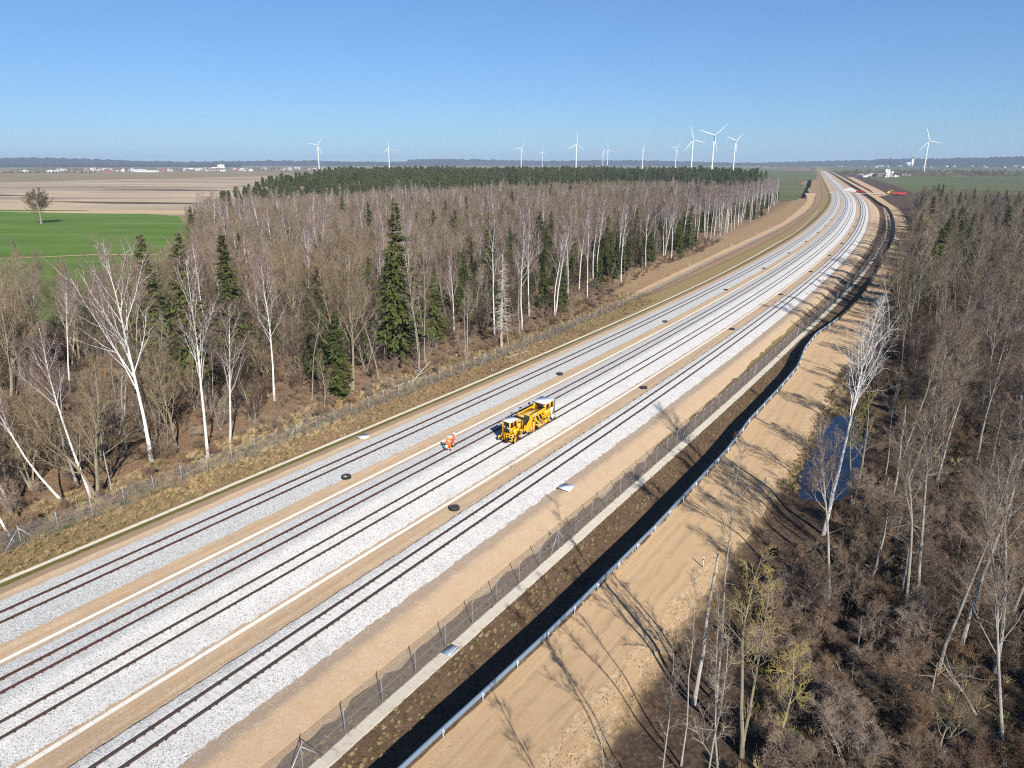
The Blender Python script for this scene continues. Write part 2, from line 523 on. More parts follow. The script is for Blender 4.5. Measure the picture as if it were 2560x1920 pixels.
class MB:
    """collects shapes into one mesh"""
    def __init__(self):
        self.v, self.f4, self.f3, self.n = [], [], [], 0
    def addv(self, V):
        V = np.asarray(V, dtype=float)
        i = self.n
        self.v.append(V)
        self.n += len(V)
        return i
    def box(self, c, s, rot=None, taper=None, bev=0.0):
        cx, cy, cz = c
        a, b, h = s[0] / 2, s[1] / 2, s[2] / 2
        tx, ty = taper if taper else (1, 1)
        V = np.array([[-a, -b, -h], [a, -b, -h], [a, b, -h], [-a, b, -h], [-a * tx, -b * ty, h], [a * tx, -b * ty, h], [a * tx, b * ty, h], [-a * tx, b * ty, h]])
        if rot is not None:
            V = V @ np.array(Matrix(rot).to_3x3() if not isinstance(rot, np.ndarray) else rot).T
        i = self.addv(V + np.array([cx, cy, cz]))
        self.f4 += [[i + k for k in q] for q in ([0, 3, 2, 1], [4, 5, 6, 7], [0, 1, 5, 4], [1, 2, 6, 5], [2, 3, 7, 6], [3, 0, 4, 7])]
        return self
    def tube(self, pts, rad, sides=8, caps=True):
        P = np.asarray(pts, dtype=float)
        n = len(P)
        r = np.full(n, rad) if np.isscalar(rad) else np.asarray(rad, dtype=float)
        T = np.gradient(P, axis=0)
        T /= np.linalg.norm(T, axis=1)[:, None] + 1e-9
        ref = np.array([1.0, 0, 0]) if abs(T[0][0]) < 0.7 else np.array([0, 1.0, 0])
        A = np.cross(T, ref); A /= np.linalg.norm(A, axis=1)[:, None] + 1e-9
        B = np.cross(T, A)
        ang = np.arange(sides) * 2 * math.pi / sides
        V = P[:, None] + r[:, None, None] * (A[:, None] * np.cos(ang)[None, :, None] + B[:, None] * np.sin(ang)[None, :, None])
        i = self.addv(V.reshape(-1, 3))
        for k in range(n - 1):
            for j in range(sides):
                j2 = (j + 1) % sides
                a = i + k * sides
                self.f4.append([a + j2, a + j, a + sides + j, a + sides + j2])
        if caps:
            for k, fl in ((0, False), (n - 1, True)):
                c = self.addv([P[k]])
                for j in range(sides):
                    j2 = (j + 1) % sides
                    q = [i + k * sides + j, i + k * sides + j2, c]
                    self.f3.append(q[::-1] if fl else q)
        return self
    def lathe(self, prof, c=(0, 0, 0), sides=16):
        P = np.asarray(prof, dtype=float)
        ang = np.arange(sides) * 2 * math.pi / sides
        V = np.stack([P[:, 0, None] * np.cos(ang), P[:, 0, None] * np.sin(ang), np.repeat(P[:, 1, None], sides, 1)], -1) + np.array(c)
        i = self.addv(V.reshape(-1, 3))
        for k in range(len(P) - 1):
            for j in range(sides):
                j2 = (j + 1) % sides
                a = i + k * sides
                self.f4.append([a + j, a + j2, a + sides + j2, a + sides + j])
        return self
    def prism(self, poly, axis, lo, hi):
        """extrude a 2-D polygon along axis ('x','y','z')"""
        n = len(poly)
        V = []
        for h in (lo, hi):
            for a, b in poly:
                V.append({'y': (a, h, b), 'x': (h, a, b), 'z': (a, b, h)}[axis])
        i = self.addv(V)
        for k in range(n):
            k2 = (k + 1) % n
            self.f4.append([i + k, i + k2, i + n + k2, i + n + k])
        cc = np.mean(np.asarray(V)[:n], 0); ch = np.mean(np.asarray(V)[n:], 0)
        # caps as ngon fans through explicit polygons
        self.caps = getattr(self, 'caps', [])
        self.caps.append([i + k for k in range(n)][::-1])
        self.caps.append([i + n + k for k in range(n)])
        return self
    def mesh(self, name, mat, smooth=False):
        V = np.concatenate(self.v)
        if getattr(self, 'caps', None):
            me = bpy.data.meshes.new(name)
            me.from_pydata([tuple(x) for x in V], [], [list(q) for q in self.f4] + [list(q) for q in self.f3] + self.caps)
            me.materials.append(mat)
            bm = bmesh.new(); bm.from_mesh(me)
            bmesh.ops.recalc_face_normals(bm, faces=bm.faces)
            bm.to_mesh(me); bm.free()
        else:
            me = mesh_np(name, V, [np.array(self.f4), np.array(self.f3)], mat)
        if smooth:
            me.polygons.foreach_set('use_smooth', np.ones(len(me.polygons), dtype=bool))
        return me
    def build(self, name, mat, parent=None, smooth=False, **k):
        return add(name, self.mesh(name, mat, smooth), parent, **k)
# ------------------------------------------------------------------ the corridor: s runs along the railway, u across it (metres)
K = 1.12
HEAD = R(33.25)
Dv = np.array([math.sin(HEAD), math.cos(HEAD)])
Nv = np.array([math.cos(HEAD), -math.sin(HEAD)])
RZ = math.pi / 2 - HEAD            # rotation of an object whose x axis runs along the straight part of the railway
_ss = np.arange(-6000.0, 14001.0, 2.0)
_sl = np.interp(_ss, np.array([70, 400, 477, 574, 652, 795, 900]) * K, [0, .114, .13, .148, .163, .188, .196])
_cc = np.cumsum(_sl) * 2.0
def cdev(s): return np.interp(s, _ss, _cc)
def slope_at(s): return float(np.interp(s, _ss, _sl))
def xy(s, u):
    s = np.asarray(s, float); u = np.asarray(u, float)
    v = u - cdev(s)
    return np.stack([s * Dv[0] + v * Nv[0], s * Dv[1] + v * Nv[1]], -1)
def su_of(x, y):
    s = x * Dv[0] + y * Dv[1]
    return s, x * Nv[0] + y * Nv[1] + cdev(s)
def rz_at(s): return RZ + math.atan(slope_at(s))
def tab(sv, uv):
    sv = np.array(sv, float) * K; uv = np.array(uv, float) * K
    return lambda s: np.interp(s, sv, uv)

fenceL = tab([-80, 113, 150, 183, 241, 315, 393, 510, 640, 760], [-65.7, -65.7, -66.5, -67.8, -70.0, -70.5, -69.5, -69.0, -70.0, -72])
drainL = tab([-80, 107, 155, 204, 296, 363, 420, 536], [-60.3, -60.3, -60.2, -60.3, -61.4, -61.0, -62.0, -63.5])
bermR = tab([-80, 100, 175, 300, 392, 543, 700, 900], [-30.4, -30.4, -29.4, -28.9, -28.0, -26.6, -27.0, -30])
fenceR = tab([-80, 75, 140, 190, 243, 310, 371, 537, 600, 678, 801], [-26.85, -26.85, -26.6, -25.6, -24.8, -24.5, -23.3, -21.9, -21.9, -25.4, -25.9])
roadL = tab([-80, 22, 29, 37, 54, 76, 86, 101, 115, 128, 140, 158, 175, 194, 246, 287, 358, 537, 600, 680, 850],
            [-22.3, -21.4, -21.0, -20.6, -20.3, -20.4, -21.0, -21.0, -21.2, -22.6, -22.9, -21.4, -20.7, -20.3, -20.3, -20.2, -18.8, -17.4, -17.6, -21.2, -22])
roadR = tab([-80, 20, 38, 48, 58, 72, 86, 102, 115, 132, 155, 197, 240, 300, 400, 537, 600, 680, 850],
            [-17.2, -15.7, -14.9, -14.5, -14.3, -14.3, -14.8, -15.6, -15.9, -16.3, -17.0, -15.6, -15.6, -15.5, -13.6, -12.2, -12.4, -16, -16.6])
ZN = -1.3
def profile(s):
    """ground section at s: matching arrays of u and z"""
    fl, dl, br, fr, rl, rr = fenceL(s), drainL(s), bermR(s), fenceR(s), roadL(s), roadR(s)
    gap = rl - 0.35 - (fr + 1.1)                       # room for the ditch
    dp = -0.35 - 2.0 * np.clip(gap / 5.8, 0.5, 1.0)
    wet = float(np.interp(s, [76, 85, 104, 113], [0, 1, 1, 0]))
    pts = [(-9000, ZN + 4), (-5000, ZN + 2), (-2500, ZN + 1), (-1400, ZN), (-800, ZN), (-500, ZN), (-320, ZN), (-220, ZN), (-160, ZN), (-120, ZN), (-100, ZN - .1), (-92, ZN),
           (min(fl - 12, -88), ZN), (fl - 6.5, ZN), (fl - 2.2, ZN + .1), (fl, ZN + .35), (fl + 3, -.72), (dl - .45, -.52), (dl + .45, -.50), (-65.6, -.12), (-64.6, -.006),
           (-63.8, -.08), (-50, -.08), (-40, -.08), (br - .5, -.08), (br, -.1), ((br + fr) / 2 - .2, -.82), (fr - .55, -1.42), (fr, -1.48), (fr + 1.1, -1.56),
           (fr + 1.1 + gap * .25, dp * .35 - 1.1), (fr + 1.1 + gap * .52, dp + .1), (rl - .35 - gap * .26, dp), (rl - .42, -.1), (rl - .22, .1), (rl + .02, .02), (rl + .2, -.216), ((rl + rr) / 2, -.186), (rr, -.236),  # earth ridge under the guard rail, added to merge its shadow with the bank's
           (rr + .7, -.42), (rr + 2.6 - 1.1 * wet, -1.15 - .2 * wet), (rr + 4 - 1.5 * wet, -1.25 - .65 * wet), (rr + 5.5, -1.2 - .7 * wet), (rr + 7.5, -1.2 - .35 * wet), (rr + 10, -1.15), (10, -1.2), (18, -1.2), (30, -1.2), (45, -1.2), (70, -1.2), (120, -1.25), (200, ZN), (400, ZN), (900, ZN), (2000, ZN), (4500, ZN + 2), (9000, ZN + 4)]
    a = np.array(pts)
    a[:, 0] = np.maximum.accumulate(a[:, 0] + np.arange(len(a)) * 1e-4)
    return a[:, 0], a[:, 1]
def bumpz(x, y):
    return (np.sin(x * .31 + 1.3 * np.sin(y * .17)) * np.cos(y * .27 + .7 * np.sin(x * .13)) * .16 + np.sin(x * .083 + y * .061) * .14)
def ground_z(s, u, x=None, y=None):
    U, Z = profile(float(s))
    z = float(np.interp(u, U, Z))
    return z
def gpos(s, u):
    p = xy(s, u)
    return (float(p[0]), float(p[1]), ground_z(s, u))
def at_xy(x, y):
    s, u = su_of(x, y)
    return (x, y, ground_z(s, u))

def grid_faces(nr, nc):
    i = np.arange((nr - 1) * (nc - 1))
    r, c = i // (nc - 1), i % (nc - 1)
    a = r * nc + c
    return np.stack([a, a + 1, a + nc + 1, a + nc], -1)

def s_rows(s0, s1, fine=2.0, fine_to=200):
    out = [s0]
    while out[-1] < s1:
        s = out[-1]
        d = fine if s < fine_to else (fine * 2 if s < fine_to * 2 else (8 if s < 900 else 60))
        out.append(s + d)
    out[-1] = s1
    return np.array(out)

# the ground sheet, to the horizon
rows = np.concatenate([[-6000, -3000, -1200, -400, -150, -90], s_rows(-60, 1000, 2.0, 260), [1100, 1300, 1700, 2300, 3200, 4500, 6500, 9000, 12000]])
Vs, SUs = [], []
for s in rows:
    U, Z = profile(s)
    nr = len(U)
    p = xy(np.full(nr, s), U)
    rough = np.where((U < fenceL(s) - 5) | (U > roadR(s) + 4), 1.0, 0.0) * (np.abs(U) < 400)
    Vs.append(np.column_stack([p, Z + rough * bumpz(p[:, 0], p[:, 1]) * .5]))
    SUs.append(np.column_stack([U, np.full(nr, s), np.zeros(nr)]))
ground = add('ground', mesh_np('ground', np.concatenate(Vs), grid_faces(len(rows), nr)[:, ::-1], MT['ground'], smooth=False, attr={'su': np.concatenate(SUs)}))
tag(ground, 'brown and olive ground of verges, ditch and forest floor', kind='structure')

def strip(name, mat, rows, cols, jit=None, kind='structure', label=None, parent=None, smooth=False):
    """sheet swept along the railway; cols = list of (u(s) or number, z(s,u) or number); jit = per column (du, dz)"""
    V, A = [], []
    g = np.random.default_rng(len(name) * 31 + len(rows))
    nc = len(cols)
    f = lambda q, *a: q(*a) if callable(q) else q
    for s in rows:
        U = np.array([f(c[0], s) for c in cols], float)
        Z = np.array([f(c[1], s) if not callable(c[1]) else c[1](s) for c in cols], float)
        if jit is not None:
            fade = 1.0 if s < 160 else 0.5
            U = U + g.uniform(-1, 1, nc) * np.array([j[0] for j in jit]) * fade
            Z = Z + g.uniform(-1, 1, nc) * np.array([j[1] for j in jit]) * fade
        p = xy(np.full(nc, s), U)
        V.append(np.column_stack([p, Z]))
        A.append(np.column_stack([U, np.full(nc, s), U - (U[0] + U[-1]) / 2]))
    me = mesh_np(name, np.concatenate(V), grid_faces(len(rows), nc)[:, ::-1], mat, attr={'su': np.concatenate(A)}, smooth=smooth)
    o = add(name, me, parent)
    if kind: o['kind'] = kind
    if label: o['label'] = label
    return o

rowsF = s_rows(-60, 3600, 0.5, 150)
rowsM = s_rows(-60, 3600, 2.0, 150)
# sandy formation, from the left shoulder to the foot of the right slope
def slope_u(k): return lambda s: bermR(s) + k * (fenceR(s) - .95 - bermR(s)) * float(np.interp(s, [60, 105, 150], [.92, .80, .42]))
def slope_z(k):
    def f(s):
        u = slope_u(k)(s)
        return ground_z(s, u) + (.1 if k < .95 else -.12)
    return f
strip('sandy_formation', MT['sand'], rowsM, [(-64.55, .004), (-63.2, .004), (-57.9, .004), (-54, .004), (-44, .004), (-40.8, .004), (-36, .004), (lambda s: bermR(s) - .5, .004), (slope_u(0), lambda s: -.008),
      (slope_u(.35), slope_z(.35)), (slope_u(.6), slope_z(.6)), (slope_u(.86), slope_z(.86)), (slope_u(1), slope_z(1))], jit=[(.12, 0)] + [(0, 0)] * 6 + [(.08, 0), (.12, 0), (.15, .02), (.15, .015), (.15, .01), (.28, 0)], label='tan sandy gravel formation between and beside the tracks')
# ballast beds
BH1, BH2, BH4 = .34, .36, .5
def merge(u0, s0=820, s1=900, to=-49.3): return lambda s: u0 + (to - u0) * float(np.clip((s - s0) / (s1 - s0), 0, 1)) if False else u0
strip('ballast_bed', MT['ballast'], s_rows(-60, 960, .45, 150), [(-63.4, .002), (-63.1, .12), (-62.35, BH1), (-60.2, BH1 + .01), (-59.0, BH1), (-58.1, .2), (-57.15, .002)],
      jit=[(.09, 0), (.07, .03), (.06, .02), (0, .012), (.08, .02), (.09, .04), (.13, 0)], label='bluish grey crushed stone bed of the far-left track')
strip('ballast_bed', MT['ballast'], rowsF, [(-54.35, .002), (-54.0, .18), (-53.4, BH2), (-51.5, BH2), (-49.3, BH2 + .02), (-47.05, BH2), (-45.9, BH2), (-44.9, .22), (-43.85, .002)],
      jit=[(.08, 0), (.07, .03), (.06, .02), (0, .012), (.15, .03), (0, .012), (.08, .02), (.1, .04), (.14, 0)], label='pale crushed stone bed shared by the two middle tracks')
strip('ballast_bed', MT['ballast'], s_rows(-60, 960, .45, 150), [(-40.7, .002), (-40.6, .2), (-40.3, BH4), (-38.3, BH4 - .04), (-37.2, BH4), (-36.4, .28), (-35.5, .002)],
      jit=[(.06, 0), (.05, .03), (.05, .03), (0, .015), (.09, .03), (.11, .05), (.15, 0)], label='white crushed stone bed of the near-right track with exposed sleepers')

# roads
strip('dirt_road', MT['road'], s_rows(-60, 960, 1.0, 180), [(lambda s: roadL(s) + .12, -.12), (lambda s: roadL(s) + .6, -.19), (lambda s: (roadL(s) + roadR(s)) / 2, -.176), (lambda s: roadR(s) - .8, -.195), (lambda s: roadR(s) + .35, -.29), (lambda s: roadR(s) + 1.0, -.53)],
      jit=[(.08, 0), (.05, .012), (.1, .012), (.1, .012), (.25, .02), (.35, .03)], label='sandy dirt service road behind the guard rail')
svcL = tab([150, 174, 210, 272, 353, 419, 550, 666, 760, 850], [-69.2, -72.0, -74.0, -76.0, -76.2, -75.0, -77.0, -77.5, -80, -84])
svcR = lambda s: fenceL(s) - .9
strip('dirt_road', MT['road'], s_rows(168, 960, 3.0, 300), [(svcL, -1.1), (lambda s: svcL(s) + .9, -.97), (lambda s: svcR(s) - .9, -.90), (svcR, -.92)],
      jit=[(.4, 0), (.2, .03), (.2, .03), (.25, 0)], label='sandy dirt track between the forest edge and the far fence')
# far crossing beside the railway and the haul road on its right
def flat_poly(name, pts, z, mat, label, sub=None):
    me = bpy.data.meshes.new(name)
    me.from_pydata([(x, y, z) for x, y in pts], [], [list(range(len(pts)))])
    me.materials.append(mat)
    o = add(name, me)
    if me.polygons[0].normal.z < 0:
        me.flip_normals()
    tag(o, label, kind='structure')
    return o
def path_strip(name, pts, w, z, mat, label):
    P = np.array(pts, float)
    T = np.gradient(P, axis=0); T /= np.linalg.norm(T, axis=1)[:, None]
    Nn = np.stack([T[:, 1], -T[:, 0]], -1)
    w = np.full(len(P), w) if np.isscalar(w) else np.array(w)
    V = np.concatenate([np.column_stack([P - Nn * w[:, None] / 2, np.full(len(P), z)]), np.column_stack([P + Nn * w[:, None] / 2, np.full(len(P), z)])])
    n = len(P)
    F = [[i, n + i, n + i + 1, i + 1] for i in range(n - 1)]
    su = np.column_stack([np.concatenate([np.zeros(n), w]), np.tile(np.cumsum(np.linalg.norm(np.diff(P, axis=0, prepend=P[:1]), axis=1)), 2), np.zeros(2 * n)])
    o = add(name, mesh_np(name, V, np.array(F), mat, attr={'su': su}))
    tag(o, label, kind='structure')
    return o
kx = lambda s, u: tuple(xy(s * K, u * K))
path_strip('dirt_road', [kx(800, -20), kx(845, -8), kx(1000, -4), kx(1180, -3), kx(1500, 0), kx(1900, 3)], [7, 14, 12, 13, 14, 15], -.9, MT['road'], 'pale haul road running away beside the far railway')
path_strip('gravel_crossing', [kx(857, -60), kx(856, -40), kx(857, -22), kx(852, 2)], [9, 10, 10, 8], .03, MT['duct'], 'pale gravel crossing over the far end of the tracks')
path_strip('dirt_road', [(1180, 3300), (1500, 3250), (2200, 3350), (3200, 3700), (4600, 4300)], 60, 4.0, MT['sand'], 'thin pale road crossing the far green fields')

# pond in the ditch of the right wood
pz = -1.42
pond_pts = [kx(66, -13.4), kx(80, -13.9), kx(96, -14.8), kx(108, -14.8), kx(108, -5.5), kx(66, -5.5)]
flat_poly('pond_water', pond_pts, pz, MT['water'], 'dark blue standing water beside the dirt road')

# fields
MT['green'] = mat_field('green_winter_crop', [(0.3, (0.052, 0.092, 0.016)), (0.45, (0.066, 0.115, 0.02)), (0.55, (0.074, 0.128, 0.023)), (0.68, (0.10, 0.135, 0.035)), (0.78, (0.16, 0.155, 0.07))], .012, .045, .25, 6)
MT['stubble'] = mat_field('brown_stubble_field', [(0.28, (0.12, 0.095, 0.075)), (0.42, (0.215, 0.165, 0.125)), (0.52, (0.26, 0.205, 0.15)), (0.6, (0.34, 0.275, 0.185)), (0.68, (0.19, 0.18, 0.10)), (0.78, (0.24, 0.185, 0.14))], .0022, .010, .1, 7)
MT['straw'] = mat_field('pale_dry_reeds', [(0.3, (0.265, 0.199, 0.117)), (0.6, (0.359, 0.281, 0.172))], .02, .06)
MT['meadow'] = mat_field('dull_green_meadow', [(0.3, (0.066, 0.082, 0.035)), (0.5, (0.094, 0.105, 0.043)), (0.7, (0.125, 0.117, 0.058))], .003, .014, .3)
MT['plough'] = mat_field('dark_wet_soil', [(0.3, (0.039, 0.031, 0.027)), (0.6, (0.086, 0.066, 0.051))], .02, .05)
q = lambda *p: [(a * K, b * K) for a, b in p]
flat_poly('field', q((-700, 640), (-364, 520), (-300, 512), (-262, 490), (-212, 462), (-140, 321), (-84, 190), (-72, 140), (-110, 122), (-300, 110), (-700, 200)), -1.12, MT['green'], 'bright green winter crop field behind the birches')
flat_poly('field', q((-3200, 2900), (-2400, 3050), (-1400, 3000), (-700, 2600), (-120, 700), (-200, 465), (-225, 464), (-262, 492), (-300, 514), (-364, 522), (-700, 642), (-3500, 1300)), -1.16, MT['stubble'], 'broad brown stubble field streaked with dry grass')
flat_poly('field', q((-6000, 2600), (-3200, 2900), (-2400, 3050), (-1400, 3000), (-700, 2600), (0, 2600), (600, 6000), (-1200, 9000), (-9000, 7500)), -.5, MT['meadow'], 'dull green meadows around the far village')
flat_poly('field', q((300, 900), (420, 1150), (690, 1640), (1160, 2780), (1900, 6500), (600, 6000), (100, 2600), (60, 1500), (150, 900)), -.9, MT['meadow'], 'green meadow left of the far embankment')
flat_poly('field', q((425, 770), (560, 1080), (900, 1900), (1350, 2000), (1100, 1100), (760, 760)), -1.05, MT['meadow'], 'green meadow right of the haul road')
flat_poly('field', q((1000, 2200), (1600, 3800), (2600, 7000), (7000, 6000), (4600, 2300), (1800, 1600)), -.6, MT['meadow'], 'wide green fields far beyond the right wood')
flat_poly('field', q((238, 640), (262, 672), (420, 1050), (500, 1300), (440, 1300), (330, 1000), (215, 660)), -1.1, MT['meadow'], 'small green meadow between the forest and the far dirt track')
for a, b in [(q((-360, 500), (-255, 478), (-210, 480), (-195, 505), (-270, 512)), 'pale strip of dry reeds along the green field'), (q((-300, 690), (-205, 640), (-150, 660), (-160, 690), (-250, 715)), 'pale strip of dry reeds out in the brown field')]:
    flat_poly('field', a, -1.08, MT['straw'], b)
for a in (q((-420, 640), (-330, 600), (-250, 590), (-235, 605), (-330, 630)), q((-650, 800), (-560, 740), (-480, 745), (-560, 790)), q((-520, 930), (-400, 880), (-330, 885), (-420, 930))):
    flat_poly('field', a, -1.07, MT['plough'], 'dark wet patch in the brown stubble field')['group'] = 'dark patches in the stubble field'
flat_poly('field', q((-420, 1080), (-260, 1000), (-170, 1010), (-150, 1060), (-300, 1120)), -1.06, MT['meadow'], 'thin green strip in the middle of the brown field')
path_strip('farm_track', q((-420, 225), (-260, 240), (-178, 250), (-150, 262), (-118, 262)), 2.6, -1.06, MT['straw'], 'pale farm track across the green field')

# far wooded rise along the horizon
def ridge(name, a0, a1, dist, height, mat, label, seed, jag=3.0, depth=700):
    g = np.random.default_rng(seed)
    n = 260
    A = np.linspace(R(a0), R(a1), n)
    base = height * (1 + .22 * np.sin(A * 9 + seed) + .15 * np.sin(A * 23 + 2 * seed))
    tops = base + g.normal(0, jag, n)
    V = []
    for rr, hz in ((dist, -6 + 0 * tops), (dist + 5, tops * .55), (dist + 30, tops), (dist + depth * .5, tops * 1.05 + g.normal(0, jag, n)), (dist + depth, -6 + 0 * tops)):
        V.append(np.column_stack([np.sin(A) * rr, np.cos(A) * rr, hz]))
    o = add(name, mesh_np(name, np.concatenate(V), grid_faces(5, n)[:, ::-1], mat))
    tag(o, label, kind='structure')
MT['farwood'] = mat_field('far_woodland', [(0.3, (0.022, 0.026, 0.018)), (0.5, (0.04, 0.04, 0.03)), (0.7, (0.065, 0.052, 0.042))], .004, .004)
ridge('hill', -52, -4, 8600, 60, MT['farwood'], 'long wooded rise along the left horizon', 1)
ridge('hill', -8, 34, 9400, 58, MT['farwood'], 'low wooded rise beyond the wind turbines', 2)
ridge('hill', 26, 52, 8200, 66, MT['farwood'], 'wooded rise along the right horizon', 3)
ridge('hill', -50, -20, 6800, 26, MT['farwood'], 'nearer strip of woodland behind the village', 4, 2.5, 200)
# ------------------------------------------------------------------ tracks
RAIL = [(-.075, 0), (.075, 0), (.075, .018), (.014, .04), (.014, .12), (.036, .135), (.036, .172), (-.036, .172), (-.036, .135), (-.014, .12), (-.014, .04), (-.075, .018)]
def rail_mesh(u0, z0, rows):
    prof = np.array(RAIL)
    n = len(prof)
    V, A = [], []
    for s in rows:
        U = u0 + prof[:, 0]
        p = xy(np.full(n, s), U)
        V.append(np.column_stack([p, z0 + prof[:, 1]]))
        A.append(np.column_stack([U, np.full(n, s), prof[:, 1]]))
    nr = len(rows)
    F = []
    for i in range(nr - 1):
        for j in range(n):
            j2 = (j + 1) % n
            F.append([i * n + j, i * n + j2, (i + 1) * n + j2, (i + 1) * n + j])
    return mesh_np('rail', np.concatenate(V), np.array(F)[:, ::-1], MT['rail'], attr={'su': np.concatenate(A)})
def track(uc, z0, s1, label, sleepers=False, clips=True):
    t = empty('railway_track', (0, 0, 0))
    tag(t, label, 'railway track', 'parallel railway tracks')
    rows = s_rows(-60, s1, 3.0, 150)
    for du in (-.7535, .7535):
        add('rail', rail_mesh(uc + du, z0, rows), t)
    if clips:
        mb = MB()
        g = np.random.default_rng(int(abs(uc) * 10))
        for s in np.arange(-12, 120, .6):
            for du in (-.7535, .7535):
                for e in (-.12, .12):
                    if g.random() < .45:
                        p = xy(s + g.uniform(-.05, .05), uc + du + e)
                        mb.box((p[0], p[1], z0 + .02), (.13, .08, .05), np.array(Matrix.Rotation(RZ, 3, 'Z')))
        o = mb.build('fastening', MT['clip'], t)
        o['kind'] = 'stuff'
    if sleepers:
        sm = MB().prism([(-1.3, -.14), (1.3, -.14), (1.3, .0), (.5, .03), (.45, -.01), (-.45, -.01), (-.5, .03), (-1.3, .0)], 'x', -.13, .13).mesh('sleeper', MT['sleeper'])
        k = 0
        for s in np.arange(-8, 172, .6):
            p = xy(s, uc)
            add('sleeper', sm, t, (p[0], p[1], z0 - .03 + random.uniform(-.015, .012)), (random.uniform(-.01, .01), 0, rz_at(s)))
    return t
track(-60.2, BH1, 960, 'leftmost railway track on bluish grey ballast beside the left fence')
track(-51.5, BH2, 3600, 'second railway track from the left, with two workers on it')
track(-47.05, BH2, 3600, 'third railway track from the left, carrying the yellow machine')
track(-38.3, BH4 + .02, 960, 'rightmost railway track with sleepers showing in its ballast', sleepers=True)

# stones spilled along the foot of the ballast
def stones(n, edges, label):
    g = np.random.default_rng(5)
    base = np.array([[1, 0, 0], [-.8, .3, 0], [0, 1, .1], [.1, -.9, 0], [0, .1, .8], [0, 0, -.6]])
    tri = np.array([[0, 2, 4], [2, 1, 4], [1, 3, 4], [3, 0, 4], [2, 0, 5], [1, 2, 5], [3, 1, 5], [0, 3, 5]])
    V, F, A = [], [], []
    for i in range(n):
        u0, sd, z = edges[g.integers(len(edges))]
        s = 8 + 120 * g.random() ** 1.6
        u = u0 + sd * abs(g.normal(0, .35))
        p = xy(s, u)
        r = g.uniform(.025, .06)
        M = np.array(Matrix.Rotation(g.uniform(0, 6.3), 3, 'Z')) * r
        V.append(base * g.uniform(.7, 1.2, (6, 3)) @ M + np.array([p[0], p[1], z + .02]))
        F.append(tri + 6 * i)
        A.append(np.tile([u0, s, 0], (6, 1)))
    o = add('loose_ballast', mesh_np('loose_ballast', np.concatenate(V), np.concatenate(F), MT['ballast'], attr={'su': np.concatenate(A)}))
    tag(o, label, 'ballast', kind='stuff')
stones(5200, [(-57.4, 1, .01), (-54.3, -1, .01), (-44.1, 1, .01), (-44.1, 1, .01), (-40.7, -1, .01), (-35.8, 1, .01), (-63.3, -1, .01)], 'loose ballast stones scattered along the bed edges')

def clods(n, label):
    g = np.random.default_rng(9)
    base = np.array([[1, 0, 0], [-.8, .3, 0], [0, 1, .1], [.1, -.9, 0], [0, .1, .7], [0, 0, -.6]])
    tri = np.array([[0, 2, 4], [2, 1, 4], [1, 3, 4], [3, 0, 4], [2, 0, 5], [1, 2, 5], [3, 1, 5], [0, 3, 5]])
    V, F, A = [], [], []
    for i in range(n):
        s = 18 + 120 * g.random() ** 1.3
        e = g.random()
        u = float(roadR(s)) + (.2 + abs(g.normal(0, .7)) if e < .75 else -g.uniform(.1, .9)) if e < .9 else float(roadL(s)) + .5 + abs(g.normal(0, .25))
        r = g.uniform(.03, .1) * (1.3 if e < .5 else .8)
        p = gpos(s, u)
        V.append(base * g.uniform(.7, 1.2, (6, 3)) @ (np.array(Matrix.Rotation(g.uniform(0, 6.3), 3, 'Z')) * r) + np.array(p) + [0, 0, .03])
        F.append(tri + 6 * i)
        A.append(np.tile([u, s, 3.5], (6, 1)))
    o = add('loose_earth', mesh_np('loose_earth', np.concatenate(V), np.concatenate(F), MT['road'], attr={'su': np.concatenate(A)}))
    tag(o, label, 'earth', kind='stuff')
clods(2600, 'loose sandy clods crumbled along the dirt road edges')

# ------------------------------------------------------------------ lid and slab runs
def slab_run(name, label, cat, uf, zf, w, h, L, s0, s1, mat, part, piece_name, jit=.01, channel=False, limit=300):
    t = empty(name, (0, 0, 0))
    tag(t, label, cat)
    if channel:
        sec = [(-w / 2, -h), (w / 2, -h), (w / 2, 0), (w / 2 - .07, 0), (.12, -.055), (-.12, -.055), (-w / 2 + .07, 0), (-w / 2, 0)]
    else:
        sec = [(-w / 2, -h), (w / 2, -h), (w / 2, -.015), (w / 2 - .015, 0), (-w / 2 + .015, 0), (-w / 2, -.015)]
    me = MB().prism(sec, 'x', -L / 2 + .012, L / 2 - .012).mesh(piece_name, mat)
    rest = MB()
    n = 0
    for s in np.arange(s0, s1, L):
        u = float(uf(s)); z = float(zf(s))
        p = xy(s, u)
        du = (float(uf(s + 1)) - float(uf(s - 1))) / 2
        a = rz_at(s) - math.atan(du)
        if n < limit:
            add(piece_name, me, t, (p[0] + random.uniform(-jit, jit), p[1] + random.uniform(-jit, jit), z + random.uniform(-jit, jit)), (random.uniform(-jit, jit), random.uniform(-jit, jit), a + random.uniform(-jit, jit)))
            n += 1
        else:
            rest.box((p[0], p[1], z - h / 2), (L - .02, w, h), np.array(Matrix.Rotation(a, 3, 'Z')))
    if rest.n:
        o = rest.build(piece_name + '_run', mat, t)
        o['kind'] = 'stuff'
    return t
slab_run('drainage_channel', 'pale concrete drain slabs along the left grass verge', 'drainage channel', drainL, lambda s: -.47, .52, .2, 1.15, 12, 620, MT['drain'], 'slab', 'slab', .012)
slab_run('drainage_channel', 'worn concrete drain slabs at the foot of the right fence', 'drainage channel', lambda s: fenceR(s) + .55, lambda s: -1.44, .98, .25, 1.0, 14, 640, MT['drain'], 'slab', 'slab', .022)
slab_run('cable_trough', 'white concrete cable trough between the first and second tracks', 'cable trough', lambda s: -54.92, lambda s: .06, .34, .12, 1.0, 4, 900, MT['duct'], 'lid', 'lid', .006)
